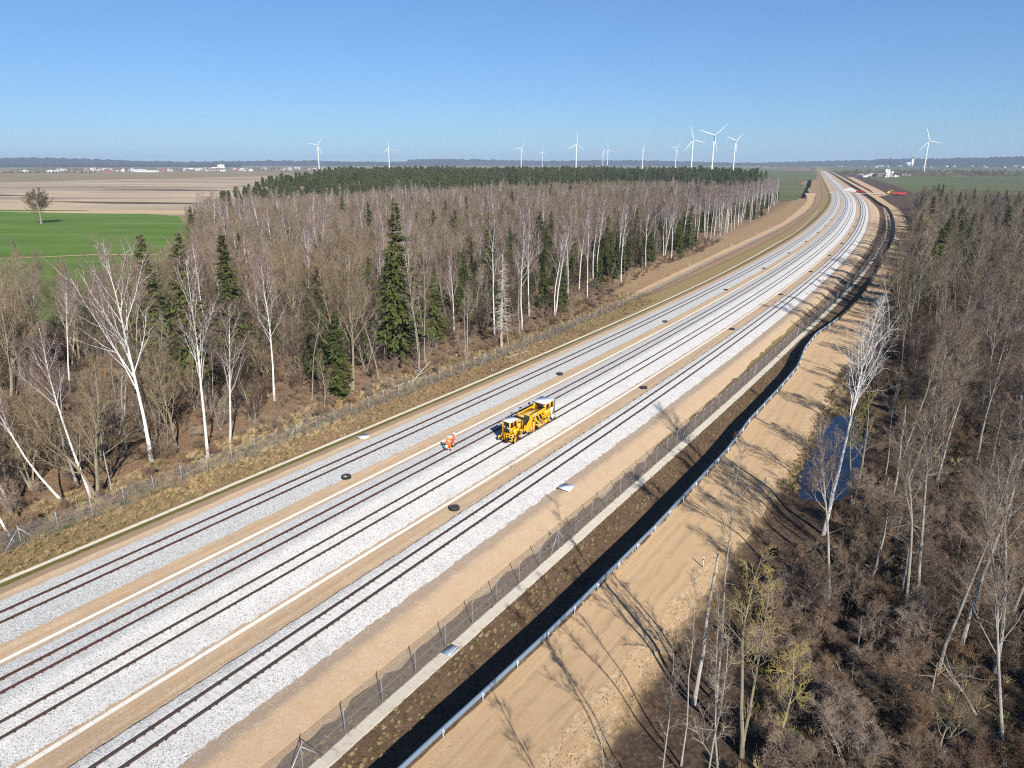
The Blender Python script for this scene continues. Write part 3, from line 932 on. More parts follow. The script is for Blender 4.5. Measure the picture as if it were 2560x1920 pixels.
slab_run('cable_trough', 'white concrete cable trough between the third and fourth tracks', 'cable trough', lambda s: -43.3, lambda s: .06, .36, .12, 1.0, 4, 900, MT['duct'], 'lid', 'lid', .006)

# ------------------------------------------------------------------ fences
def fence(uf, z_of, s0, s1, span, label, arm, braces):
    t = empty('chain_link_fence', (0, 0, 0))
    tag(t, label, 'fence')
    H = 2.05
    post = MB().tube([(0, 0, -.3), (0, 0, H), (0, arm * .14, H + .22)], [.038, .036, .03], 6).mesh('post', MT['galv'])
    strut = MB().tube([(1.55, 0, 0), (.03, 0, H - .12)], .03, 6).mesh('brace', MT['galv'])
    i = 0
    S = np.arange(s0, s1, span)
    for s in S:
        p = xy(s, float(uf(s)))
        z = z_of(s)
        if s < 420:
            po = add('post', post, t, (p[0], p[1], z), (random.uniform(-.015, .015), random.uniform(-.015, .015), rz_at(s)))
            if any(abs(s - b) < span / 2 for b in braces):
                for a in (0, math.pi):
                    b2 = add('brace', strut, po, (0, 0, 0), (0, 0, a))
        i += 1
    rows = np.concatenate([S, [s1]])
    # wire mesh hung between the posts
    V, UV = [], []
    for s in rows:
        p = xy(s, float(uf(s)))
        z = z_of(s)
        V += [(p[0], p[1], z + .03), (p[0], p[1], z + H - .02)]
        UV += [(s, 0), (s, H)]
    n = len(rows)
    F = np.array([[2 * k, 2 * k + 2, 2 * k + 3, 2 * k + 1] for k in range(n - 1)])
    add('wire_mesh', mesh_np('wire_mesh', V, F, MT['mesh'], uv=UV), t)
    for zz in (.06, 1.05, H):
        mb = MB()
        P = [(*xy(s, float(uf(s))), z_of(s) + zz) for s in rows if s < 260]
        mb.tube(P, .008, 4)
        mb.build('wire', MT['galv'], t)
    return t
fence(fenceL, lambda s: ZN + .35, -2, 860, 3.4, 'grey chain-link fence along the forest on the left', 1, [24.5, 57.5, 104, 150, 200, 250])
fence(fenceR, lambda s: -1.48, 8, 880, 3.55, 'grey chain-link fence at the foot of the right embankment', -1, [22, 55, 90, 125, 160, 195, 230])

# ------------------------------------------------------------------ guard rail along the dirt road
def guardrail():
    t = empty('guard_rail', (0, 0, 0))
    tag(t, 'pale blue-grey steel guard rail along the dirt road', 'guard rail')
    sec = [(-.05, -.175), (.06, -.135), (.06, -.08), (-.03, -.025), (-.03, .025), (.06, .08), (.06, .135), (-.05, .175), (-.075, .175), (-.075, -.175)]
    gu = lambda s: roadL(s) + .12
    pm = MB().box((0, 0, -.1), (.06, .1, 1.5)).box((0, -.08, .45), (.05, .12, .2)).mesh('post', MT['galv'])
    S = np.arange(-20, 178, 4.0)
    for s0, s1 in zip(S[:-1], S[1:]):
        p0, p1 = xy(s0, gu(s0)), xy(s1, gu(s1))
        d = p1 - p0
        L = float(np.linalg.norm(d))
        a = math.atan2(d[1], d[0])
        n = np.array([math.sin(a), -math.cos(a)])
        me = MB().prism([(b, c) for b, c in sec], 'x', 0, L + .02).mesh('beam', MT['guard'])
        add('beam', me, t, (p0[0] - n[0] * .04, p0[1] - n[1] * .04, .45), (0, 0, a))
        q0 = p0
        add('post', pm, t, (q0[0] + n[0] * .09, q0[1] + n[1] * .09, 0), (0, 0, a))
    # flared end sunk in the ground
    s = S[-1]
    p0, p1 = xy(s, gu(s)), xy(s + 5, gu(s + 5) - .6)
    MB().tube([(p0[0], p0[1], .45), ((p0[0] + p1[0]) / 2, (p0[1] + p1[1]) / 2, .3), (p1[0], p1[1], -.35)], .1, 8).build('end_terminal', MT['guard'], t)
guardrail()

# ------------------------------------------------------------------ small things along the line
def manhole():
    root = empty('drain_shaft')
    sh = MB().lathe([(.5, -.35), (.52, .22), (.5, .3), (.43, .34), (.38, .3), (.36, .05), (0, .04)], sides=20).build('shaft', MT['rubber'], root, smooth=True)
    MB().lathe([(.455, .335), (.47, .352), (.44, .36), (.40, .345), (.40, .32)], sides=20).build('rim', MT['rubber_lip'], root, smooth=True)
    return root
def copy_tree(o, parent=None):
    c = o.copy()
    COL.objects.link(c)
    if parent is not None:
        c.parent = parent
    for ch in list(o.children):
        copy_tree(ch, c)
    return c
proto = manhole()
words = ['nearest', 'second', 'third', 'fourth', 'fifth', 'sixth', 'seventh', 'eighth', 'ninth', 'tenth']
first = True
for uu, where in ((-57.15, 'between the first and second tracks'), (-42.0, 'between the third and fourth tracks')):
    for i in range(10):
        s = 52.3 + i * 49.9 + (.7 if uu > -50 else 0)
        o = proto if first else copy_tree(proto)
        first = False
        p = xy(s, uu)
        o.location = (p[0], p[1], 0.0)
        o.rotation_euler = (0, 0, random.uniform(0, 6))
        o.scale = (1.12, 1.12, .95)
        tag(o, f'{words[i]} black round drain shaft in the sand {where}', 'drain shaft', 'black drain shafts down the sand strips')

def delineator():
    root = empty('marker_post')
    MB().box((0, 0, .5), (.12, .045, 1.1), taper=(.85, .8)).build('post', MT['white'], root)
    MB().box((0, 0, .82), (.118, .052, .2)).build('red_band', MT['red'], root)
    return root
proto = delineator()
spots = [(50.6, -15.65, 'white marker post with red band, nearest on the dirt road'), (69.0, -15.6, 'white marker post with red band on the dirt road near the pond'), (115.6, -16.25, 'white marker post with red band on the bend of the dirt road'), (148, -17.2, 'white marker post with red band past the bend of the dirt road')]
for k, (s, u, lab) in enumerate([(a * K, b * K, l) for a, b, l in spots]):
    o = proto if k == 0 else copy_tree(proto)
    u = float(roadR(s)) - .35
    p = xy(s, u)
    o.location = (p[0], p[1], -.22)
    o.rotation_euler = (0, random.uniform(-.04, .04), rz_at(s) + math.pi / 2)
    tag(o, lab, 'marker post', 'red and white marker posts')
for k, (s, side) in enumerate([(224, 0), (239, 0), (246, 1), (288, 0), (310, 1), (343, 0), (364, 1), (379, 0), (420, 1), (459, 0), (500, 0)]):
    s *= K
    o = copy_tree(proto)
    u = float(svcR(s)) - .2 if side else float(svcL(s)) + .1
    p = xy(s, u)
    o.location = (p[0], p[1], -1.0)
    o.rotation_euler = (0, 0, rz_at(s) + math.pi / 2)
    o.scale = (1.6, 1.6, 1.25)
    tag(o, ('white marker post on the fence side of the far dirt track' if side else 'white marker post on the forest side of the far dirt track'), 'marker post', 'marker posts on the fence side' if side else 'marker posts on the forest side')

def chamber(s, u, z, h, lab, lift=0.0):
    p = xy(s, u)
    root = empty('cable_chamber', (p[0], p[1], z), rz_at(s))
    MB().box((0, 0, h / 2 - .2), (1.1, 1.0, h + .4)).build('box', MT['sleeper'], root)
    MB().box((0, 0, h + .05), (1.45, 1.4, .1)).build('lid', MT['white'], root)
    tag(root, lab, 'cable chamber')
chamber(56.8 * K, -30.75 * K, -.35, .55, 'square concrete chamber with white lid on the slope beside the right fence')
chamber(56.0 * K, -57.65 * K, 0.0, .04, 'flat white chamber lid beside the leftmost track')
def stake(s, u, h, lab, mat):
    s *= K; u *= K
    p = xy(s, u)
    r = empty('marker_stake', (p[0], p[1], ground_z(s, u)))
    MB().box((0, 0, h / 2), (.09, .07, h), taper=(.8, .8)).build('stake', mat, r)
    MB().box((0, 0, h + .03), (.11, .09, .06)).build('cap', mat, r)
    tag(r, lab, 'stake')
stake(45.3, -62.4, .75, 'dark wooden stake on the left grass verge', MT['wood'])
stake(88.1, -61.6, .7, 'short grey marker post on the brown left verge', MT['galv'])
p = xy(58.1 * K, -38.15 * K)
r = empty('survey_tripod', (p[0], p[1], 0), RZ)
MB().tube([(0, -.05, 0), (.0, .55, .75)], .025, 6).build('leg', MT['wood'], r)
MB().tube([(0, -.05, 0), (.45, -.25, .8)], .025, 6).build('leg', MT['wood'], r)
MB().tube([(0, .55, .75), (.45, -.25, .8)], .012, 5).build('tie', MT['wood'], r)
MB().box((0, -.1, .03), (.3, .3, .06)).build('base', MT['drain'], r)
tag(r, 'brown v-shaped wooden marker on the sand beside the white trough', 'marker')
p = xy(34.2 * K, -25.9 * K)
# blue-grey grate set into the right drain run
g_ = empty('drain_grate', (*xy(36.3, float(fenceR(36.3)) + .55), -1.43), RZ)
MB().box((0, 0, .02), (1.25, .8, .05)).build('frame', MT['guard'], g_)
for k in range(7):
    MB().box((-.5 + k * .166, 0, .052), (.05, .66, .02)).build('bar', MT['galv'], g_)
tag(g_, 'blue-grey steel grate set in the right concrete drain', 'grate')
# ------------------------------------------------------------------ the yellow track machine
def rotm(ax, a): return np.array(Matrix.Rotation(a, 3, ax))
def machine():
    s0 = 63.0 * K
    p = xy(s0, -47.05)
    root = empty('track_machine', (p[0], p[1], BH2 + .172), RZ)
    tag(root, 'yellow track maintenance machine with two white-roofed cabs on the third track', 'track machine')
    Y, G, B = MT['yellow'], MT['grease'], MT['black']
    def part(nm, mb, mat, parent=root, smooth=False): return mb.build(nm, mat, parent, smooth)
    # under-frame
    mb = MB()
    for y in (-.62, .62): mb.box((5.3, y, .92), (9.9, .16, .26))
    for x in (.7, 2.2, 4.0, 5.6, 7.2, 8.8, 10.1): mb.box((x, 0, .92), (.16, 1.1, .2))
    part('under_frame', mb, MT['yellow2'])
    # wheelsets
    for x in (1.75, 9.0):
        ax = MB().tube([(x, -.85, .38), (x, .85, .38)], .07, 10)
        w = part('wheelset', ax, G)
        for y in (-.76, .76):
            sd = 1 if y > 0 else -1
            wb = MB()
            ang = np.arange(24) * 2 * math.pi / 24
            wb.tube([(x, y - .07, .38), (x, y + .05 * 1, .38)], .38, 24)
            part('wheel', wb, G, w, True)
            part('flange', MB().tube([(x, y - sd * .1, .38), (x, y - sd * .07, .38)], .42, 24), G, w, True)
            part('axle_box', MB().box((x, y + sd * .14, .42), (.34, .16, .34)), MT['yellow2'], w)
    # front plough and bumper frame
    mb = MB()
    for z, th in ((1.02, .09), (.72, .07), (.28, .1)):
        mb.box((.02, 0, z), (.1, 1.7, th))
    for y in (-.82, -.38, .05, .42, .82): mb.box((.02, y, .64), (.09, .08, .84))
    for y in (-.82, .82):
        mb.box((.45, y, 1.0), (.9, .09, .1)).box((.45, y, .3), (.85, .08, .1)).box((.45, y, .65), (1.1, .07, .07), rotm('Y', .72))
    part('front_frame', mb, Y)
    mb = MB()
    mb.prism([(-.35, .05), (.55, .05), (.55, .5), (.1, .55)], 'y', -.28, .28)
    part('centre_plough', mb, MT['grease'])
    for sd in (-1, 1):
        mb = MB()
        mb.box((.55, sd * 1.0, .38), (1.5, .07, .55), rotm('Z', sd * -.35))
        part('plough_blade', mb, MT['yellow2'])
        part('buffer', MB().tube([(-.0, sd * .62, .62), (-.3, sd * .62, .62), (-.32, sd * .62, .62)], [.07, .07, .16], 14), G)
    part('coupler', MB().tube([(-.4, -.1, .46), (.1, 0, .5)], .05, 8).box((-.42, -.1, .46), (.12, .2, .14)), G)
    # front cab
    cx0, cx1, cy0, cy1, zb, zt = .2, 1.95, -.42, .88, 1.02, 2.62
    cab = empty('front_cab'); cab.parent = root
    mb = MB()
    mb.box(((cx0 + cx1) / 2, (cy0 + cy1) / 2, zb + .04), (cx1 - cx0, cy1 - cy0, .08))
    for x in (cx0 + .04, cx1 - .04):
        for y in (cy0 + .04, cy1 - .04): mb.box((x, y, (zb + zt) / 2), (.08, .08, zt - zb))
    mb.box(((cx0 + cx1) / 2, cy0 + .03, zb + .42), (cx1 - cx0 - .17, .05, .66))
    mb.box((cx1 - .03, (cy0 + cy1) / 2, (zb + zt) / 2), (.05, cy1 - cy0 - .17, zt - zb - .1))
    mb.box(((cx0 + cx1) / 2, cy1 - .03, zb + .42), (cx1 - cx0 - .17, .05, .66))
    mb.box((cx0 + .8, cy0 + .025, zt - .42), (.1, .055, .8))
    for y in (cy0 + .14, cy1 - .14): mb.box((cx0 + .02, y, (zb + zt) / 2), (.04, .12, zt - zb - .1))
    part('shell', mb, Y, cab)
    part('windscreen', MB().box((cx0 + .03, (cy0 + cy1) / 2, (zb + zt) / 2 + .35), (.02, cy1 - cy0 - .4, .8)), MT['glass'], cab)
    part('lower_window', MB().box((cx0 + .03, (cy0 + cy1) / 2, zb + .36), (.02, cy1 - cy0 - .4, .56)), MT['glass'], cab)
    part('window_bar', MB().box((cx0 + .0, (cy0 + cy1) / 2, zb + .72), (.06, cy1 - cy0 - .38, .12)), MT['chrome'], cab)
    for y in (-.02, .42): part('work_lamp', MB().box((cx0 - .03, y, zb + .92), (.1, .1, .13)), MT['white'], cab)
    for y in (cy0 + .03, cy1 - .03):
        part('side_window', MB().box((cx0 + 1.2, y, zt - .44), (.62, .02, .62)), MT['glass'], cab)
    mb = MB().box(((cx0 + cx1) / 2, (cy0 + cy1) / 2, zt + .05), (cx1 - cx0 + .16, cy1 - cy0 + .16, .1), taper=(.97, .96))
    part('roof', mb, MT['white'], cab)
    part('beacon', MB().lathe([(0, .22), (.06, .2), (.07, .02), (.07, 0)], (cx0 + .25, cy1 - .15, zt + .1), 10), MT['orange'], cab)
    part('wiper', MB().tube([(cx0 - .01, .1, zt - .1), (cx0 - .02, .3, zt - .6)], .012, 5), B, cab)
    # right flank of the front: hoses, valve block, cylinders
    mb = MB()
    mb.box((1.0, -.72, 1.35), (1.1, .5, .62)).box((1.75, -.66, 1.75), (.5, .42, .8)).box((2.05, -.85, 1.0), (.7, .3, .5))
    part('side_housing', mb, Y)
    mb = MB()
    for k in range(5): mb.tube([(.7 + .25 * k, -.98, 1.5 - .1 * k), (.8 + .25 * k, -1.05, 1.2), (1.0 + .25 * k, -1.02, .85)], .03, 6)
    part('hoses', mb, B)
    for x, y, z0, z1 in ((.45, -.98, .5, 1.35), (2.6, -.95, .55, 1.6), (3.3, -1.0, .45, 1.2)):
        c_ = part('lift_cylinder', MB().tube([(x, y, z0 + .35), (x + .25, y, z1)], .075, 10), Y)
        part('piston_rod', MB().tube([(x - .08, y, z0), (x, y, z0 + .36)], .035, 8), MT['chrome'], c_)
    # engine bay
    part('engine', MB().box((3.25, 0, 1.6), (2.1, 1.3, 1.1)).box((3.0, .3, 2.2), (.9, .6, .25)).box((3.9, -.35, 2.25), (.35, .4, .4)), G)
    part('radiator', MB().box((3.0, 1.0, 1.75), (1.5, .25, 1.15)), B)
    for x, y, z in ((2.2, -.15, 2.34), (3.25, .05, 2.58)):
        m_ = part('muffler', MB().tube([(x, y - .55, z), (x, y - .5, z), (x, y + .45, z), (x, y + .5, z)], [.1, .2, .2, .1], 14), MT['yellow2'], smooth=True)
        part('bracket', MB().box((x, y, z - .24), (.1, .5, .1)), G, m_)
    part('exhaust_stack', MB().tube([(2.6, .95, 1.9), (2.6, .95, 2.9), (2.75, .98, 3.0)], .07, 8), B)
    mb = MB()
    for y in np.linspace(-.5, .6, 6): mb.tube([(3.75, y, 1.9), (4.25, y, 2.3), (4.45, y, 2.35)], .035, 6)
    part('intake_pipes', mb, MT['chrome'])
    part('handrail', MB().tube([(2.0, 1.1, 1.2), (2.0, 1.1, 2.7), (2.5, 1.1, 3.05), (4.2, 1.1, 2.4)], .025, 6), B)
    part('handrail', MB().tube([(2.1, -1.0, 1.2), (2.1, -1.0, 2.45), (2.3, -1.0, 2.5)], .022, 6), Y)
    # sloping side plates of the frame
    for sd in (-1, 1):
        part('side_plate', MB().prism([(2.7, .8), (4.35, .8), (4.35, 2.2), (4.1, 2.25), (2.9, 1.25)], 'y', sd * .98 - .025, sd * .98 + .025), Y)
        # arched main beam with its front leg
        part('main_beam', MB().prism([(4.0, .75), (4.42, .75), (4.6, 1.7), (4.9, 2.02), (7.3, 2.05), (7.75, 1.5), (8.0, 1.5), (8.0, 2.62), (4.35, 2.56), (4.05, 2.3)], 'y', sd * .92 - .07, sd * .92 + .07), Y)
        part('top_rail', MB().box((6.1, sd * .92, 2.64), (3.5, .2, .06)), B)
    part('emblem', MB().box((5.25, -1.0, 2.32), (.34, .012, .26)), MT['white'])
    part('lettering', MB().box((5.62, -1.0, 2.36), (.2, .012, .09)).box((5.68, -1.0, 2.24), (.26, .012, .07)), MT['white'])
    # hood
    part('hood', MB().box((5.75, .08, 2.0), (2.9, 1.5, .62), taper=(.98, .96)), G)
    part('hood_lid', MB().box((5.75, .08, 2.36), (2.7, 1.5, .08)), MT['yellow2'])
    part('guard_rail', MB().tube([(4.4, 1.0, 2.6), (4.6, 1.0, 3.0), (7.4, 1.0, 3.0), (7.7, 1.0, 2.7)], .03, 6), B)
    part('spotlight', MB().box((4.8, 1.0, 3.06), (.14, .3, .14)).box((7.2, 1.15, 2.95), (.2, .2, .3)), B)
    # centre work unit: wing ploughs, arms, brushes
    for sd in (-1, 1):
        part('wing_plough', MB().box((4.75, sd * 1.12, .85), (.5, .14, 1.35), rotm('Y', .12)), Y)
        part('wing_plough', MB().box((6.6, sd * 1.15, .5), (1.5, .1, .55), rotm('Z', sd * .18)), MT['yellow2'])
        a_ = part('wing_arm', MB().tube([(5.2, sd * .8, 1.7), (5.9, sd * 1.1, 1.1), (6.7, sd * 1.15, .7)], .1, 8), Y)
        for x in (5.45, 6.2, 7.0):
            c_ = part('wing_cylinder', MB().tube([(x, sd * .9, 1.95), (x + .25, sd * 1.02, 1.3)], .085, 10), Y)
            part('piston_rod', MB().tube([(x + .25, sd * 1.02, 1.3), (x + .42, sd * 1.08, .8)], .04, 8), MT['chrome'], c_)
        part('guide_wheel', MB().tube([(6.1, sd * .98, .35), (6.1, sd * 1.1, .35)], .26, 16), MT['grease'])
        part('step_box', MB().box((3.6, sd * 1.02, .62), (1.0, .22, .3)).box((4.1, sd * 1.0, .35), (.5, .16, .2)), MT['yellow2'])
        part('rear_shoe', MB().box((8.15, sd * 1.02, .55), (.9, .18, .5)).box((8.8, sd * 1.05, .9), (.5, .14, .5)), Y)
        part('tool_arm', MB().tube([(7.4, sd * .95, 1.6), (7.9, sd * 1.05, 1.1), (8.4, sd * 1.05, .5)], .08, 8).tube([(7.0, sd * 1.0, 1.0), (7.6, sd * 1.12, .6), (7.9, sd * 1.1, .25)], .07, 8), Y)
    part('work_unit', MB().box((6.2, 0, 1.1), (2.6, 1.2, .9)), G)
    part('fuel_tank', MB().tube([(9.6, -1.0, .75), (10.2, -1.0, .75)], .24, 12), MT['white'])
    # rear cab
    cx0, cx1, cy0, cy1, zb, zt = 7.95, 10.25, -1.02, 1.02, 1.1, 3.02
    cab = empty('rear_cab'); cab.parent = root
    mb = MB()
    mb.box(((cx0 + cx1) / 2, 0, zb + .05), (cx1 - cx0, cy1 - cy0, .1))
    for sd in (cy0 + .03, cy1 - .03):
        mb.box(((cx0 + cx1) / 2, sd, zb + .55), (cx1 - cx0, .06, .95))
        for x, w in ((cx0 + .1, .2), (cx0 + 1.25, .34), (cx1 - .12, .24)): mb.box((x, sd, (zt + zb + 1.0) / 2), (w, .058, zt - zb - 1.0))
        mb.box(((cx0 + cx1) / 2, sd, zt - .06), (cx1 - cx0, .056, .14))
    for x in (cx0 + .03, cx1 - .03):
        mb.box((x, 0, zb + .5), (.056, cy1 - cy0 - .12, .9))
        mb.box((x, 0, zt - .06), (.056, cy1 - cy0 - .12, .14))
        for y in (cy0 + .2, cy1 - .2): mb.box((x, y, (zb + zt) / 2 + .2), (.054, .3, zt - zb - .4))
    part('shell', mb, Y, cab)
    part('windscreen', MB().box((cx0 + .02, 0, 2.48), (.02, 1.5, .9)), MT['glass'], cab)
    part('rear_window', MB().box((cx1 - .02, 0, 2.48), (.02, 1.5, .9)), MT['glass'], cab)
    for y in (cy0 + .02, cy1 - .02):
        part('side_window', MB().box((cx0 + .64, y, 2.48), (.9, .02, .9)), MT['glass'], cab)
        part('side_window', MB().box((cx0 + 1.74, y, 2.48), (.66, .02, .9)), MT['glass'], cab)
    d_ = part('door', MB().box((cx0 + 1.72, cy0 - .015, 1.62), (.72, .04, 1.0)), MT['white'], cab)
    part('handle', MB().box((cx0 + 1.45, cy0 - .05, 1.85), (.14, .03, .04)), B, d_)
    part('handrail', MB().tube([(cx1 + .05, cy0 - .05, .4), (cx1 + .05, cy0 - .05, 2.95)], .022, 6).tube([(cx1 + .4, cy0 + .2, .4), (cx1 + .4, cy0 + .2, 2.9), (cx1 + .05, cy0 + .1, 2.95)], .022, 6), B, cab)
    part('roof', MB().box(((cx0 + cx1) / 2, 0, zt + .06), (cx1 - cx0 + .2, cy1 - cy0 + .2, .12), taper=(.98, .97)), MT['white'], cab)
    part('mirror', MB().tube([(cx0, cy1, 2.5), (cx0 - .3, cy1 + .2, 2.45)], .015, 5).box((cx0 - .3, cy1 + .22, 2.4), (.06, .16, .3)), B, cab)
    mb = MB().box((10.55, 0, .85), (.12, 1.9, .3)).box((10.4, -.95, .55), (.4, .1, .5)).box((10.4, .95, .55), (.4, .1, .5))
    part('rear_frame', mb, Y)
    for k in range(3): part('step', MB().box((10.35, -1.05, .25 + .3 * k), (.35, .2, .04)), B)
    return root
machine()

# ------------------------------------------------------------------ the two workers
def skin_mesh(name, verts, edges, rad, mat, parent, root=0):
    me = bpy.data.meshes.new(name)
    me.from_pydata(verts, edges, [])
    me.materials.append(mat)
    o = add(name, me, parent)
    m = o.modifiers.new('skin', 'SKIN')
    me_sv = me.skin_vertices[0].data if me.skin_vertices else None
    if me_sv is None:
        bm = bmesh.new(); bm.from_mesh(me); bm.verts.layers.skin.verify(); bm.to_mesh(me); bm.free()
        me_sv = me.skin_vertices[0].data
    for i, r_ in enumerate(rad):
        me_sv[i].radius = r_ if isinstance(r_, tuple) else (r_, r_)
        me_sv[i].use_root = (i == root)
    m.use_smooth_shade = True
    ss = o.modifiers.new('smooth', 'SUBSURF')
    ss.levels = ss.render_levels = 1
    return o
def worker(s, u, face, lean, helmet, label, arms, hold=False, scale=1.0):
    p = xy(s, u)
    root = empty('person', (p[0], p[1], BH2 + .02), face)
    root.scale = (scale,) * 3
    tag(root, label, 'person', 'track workers')
    Lz = lambda z: lean * max(0, z - .93)
    def J(x, y, z): return (x, y + Lz(z), z - .35 * lean * Lz(z))
    j = dict(pel=J(0, 0, .95), sp=J(0, .01, 1.14), ch=J(0, .02, 1.36), nk=J(0, .03, 1.52), hd=J(0, .06, 1.62), tp=J(0, .06, 1.76))
    for sd, n in ((-1, 'l'), (1, 'r')):
        j['hip' + n] = J(sd * .1, 0, .9); j['kn' + n] = J(sd * .13, .05 if sd > 0 else .0, .5); j['an' + n] = J(sd * .15, .02 - .12 * sd, .1); j['toe' + n] = J(sd * .17, .2 - .12 * sd, .05)
        j['sh' + n] = J(sd * .19, .02, 1.43)
        e, w = arms[n]
        j['el' + n] = J(sd * e[0], e[1], e[2]); j['wr' + n] = J(sd * w[0], w[1], w[2])
        d = np.array(j['wr' + n]) - np.array(j['el' + n]); d /= np.linalg.norm(d)
        j['pa' + n] = tuple(np.array(j['wr' + n]) + d * .09)
    names = list(j)
    ix = {n: i for i, n in enumerate(names)}
    E_ = [('pel', 'sp'), ('sp', 'ch'), ('ch', 'nk'), ('nk', 'hd'), ('hd', 'tp')] + [(a + n, b + n) for n in 'lr' for a, b in (('hip', 'kn'), ('kn', 'an'), ('an', 'toe'), ('sh', 'el'), ('el', 'wr'), ('wr', 'pa'))] + [('pel', 'hipl'), ('pel', 'hipr'), ('ch', 'shl'), ('ch', 'shr')]
    rd = dict(pel=(.15, .11), sp=(.14, .1), ch=(.16, .11), nk=.055, hd=.095, tp=.06, hip=.09, kn=.058, an=.042, toe=.035, sh=.062, el=.045, wr=.03, pa=.038)
    def sub(keys, grow):
        vs_ = [j[k] for k in keys]
        ed = [(keys.index(a), keys.index(b)) for a, b in E_ if a in keys and b in keys]
        rr = []
        for k in keys:
            r_ = rd.get(k, rd.get(k[:-1]))
            rr.append(tuple(x + grow for x in r_) if isinstance(r_, tuple) else r_ + grow)
        return vs_, ed, rr
    v_, e_, r_ = sub(names, 0)
    skin_mesh('body', v_, e_, r_, MT['skin'], root)
    v_, e_, r_ = sub(['ch', 'sp', 'pel', 'shl', 'ell', 'wrl', 'shr', 'elr', 'wrr'], .028)
    jk = skin_mesh('jacket', v_, e_, r_, MT['orange'], root)
    v_, e_, r_ = sub(['pel', 'hipl', 'knl', 'anl', 'hipr', 'knr', 'anr'], .026)
    tr = skin_mesh('trousers', v_, e_, r_, MT['orange'], root)
    for zc in (1.12, 1.28):
        c_ = J(0, .012, zc)
        ang = np.linspace(0, 2 * math.pi, 17)
        MB().tube([(c_[0] + .185 * math.cos(a), c_[1] + .145 * math.sin(a), c_[2] + lean * -.1 * math.sin(a)) for a in ang], .026, 6, False).build('reflective_band', MT['refl'], jk)
    for n in 'lr':
        a, b = np.array(j['kn' + n]), np.array(j['an' + n])
        c_ = a * .55 + b * .45
        MB().tube([c_ - (0, 0, .035), c_ + (0, 0, .035)], .09, 10).build('reflective_band', MT['refl'], tr)
        an, toe = np.array(j['an' + n]), np.array(j['toe' + n])
        MB().tube([an + (0, 0, .12), an + (0, 0, 0), toe * .5 + an * .5 - (0, 0, .02), toe], [.07, .075, .065, .05], 8).build('boot', MT['boot'], root, True)
        wr, pa = np.array(j['wr' + n]), np.array(j['pa' + n])
        d = pa - wr; d /= np.linalg.norm(d)
        side = np.cross(d, (0, 0, 1)); side /= np.linalg.norm(side) + 1e-9
        dn = np.cross(d, side)
        hb = MB()
        for k, (off, L_) in enumerate(((-.03, .065), (-.01, .08), (.01, .076), (.03, .058))):
            q = pa + side * off
            hb.tube([q, q + d * L_ * .5 + dn * .008, q + d * L_ * .85 + dn * .035], [.011, .01, .008], 6)
        hb.tube([wr + side * .035 + d * .02, wr + side * .065 + d * .06, wr + side * .06 + d * .1 + dn * .02], [.013, .012, .009], 6)
        hb.build('fingers', MT['skin'], root, True)
    hc = np.array(j['hd'])
    MB().lathe([(0, .165), (.06, .155), (.105, .115), (.125, .05), (.13, .03), (.165, .02), (.165, .01), (.12, .012)], (hc[0], hc[1] + .01, hc[2] + .03), 16).build('helmet', helmet, root, True)
    MB().tube([(hc[0], hc[1] + .085, hc[2] + .01), (hc[0], hc[1] + .115, hc[2] - .03), (hc[0], hc[1] + .09, hc[2] - .04)], [.01, .018, .012], 6).build('nose', MT['skin'], root, True)
    for sd in (-1, 1):
        MB().lathe([(0, .02), (.02, 0), (0, -.02)], (hc[0] + sd * .095, hc[1] + .0, hc[2] - .01), 8).build('ear', MT['skin'], root, True)
        MB().lathe([(0, .009), (.011, 0), (0, -.009)], (hc[0] + sd * .032, hc[1] + .088, hc[2] + .015), 8).build('eye', MT['boot'], root)
    MB().box((hc[0], hc[1] + .092, hc[2] - .06), (.05, .012, .012)).build('mouth', MT['red'], root)
    MB().lathe([(.1, .03), (.102, -.03), (.07, -.07)], (hc[0], hc[1] - .015, hc[2]), 12).build('hair', MT['boot'], root, True)
    return root, j
relax = {'l': ((.27, .02, 1.14), (.27, .14, .92)), 'r': ((.27, .05, 1.14), (.22, .26, .98))}
carry = {'l': ((.28, -.02, 1.14), (.36, .06, .92)), 'r': ((.27, .06, 1.15), (.18, .28, 1.02))}
wa, ja = worker(57.6 * K, -46.1 * K, R(25), .32, MT['helmet_y'], 'bending worker in orange hi-vis suit and helmet, nearer of two on the track', carry, scale=1.06)
wb_, jb = worker(58.75 * K, -46.45 * K, R(-70), .12, MT['helmet_w'], 'upright worker in orange hi-vis suit, farther of two on the track', relax, scale=1.06)
# white case carried by the nearer worker
hp = wa.matrix_basis @ Vector(ja['pal'])
cs = empty('carry_case', (hp.x, hp.y, hp.z - .42), R(25))
MB().box((0, 0, .17), (.2, .62, .34)).build('shell', MT['white'], cs)
MB().tube([(0, -.09, .34), (0, -.08, .41), (0, .08, .41), (0, .09, .34)], .014, 6).build('handle', MT['black'], cs)
MB().box((0, 0, .28), (.206, .626, .02)).build('seam', MT['rubber_lip'], cs)
tag(cs, 'white case hanging from the hand of the bending worker', 'case')
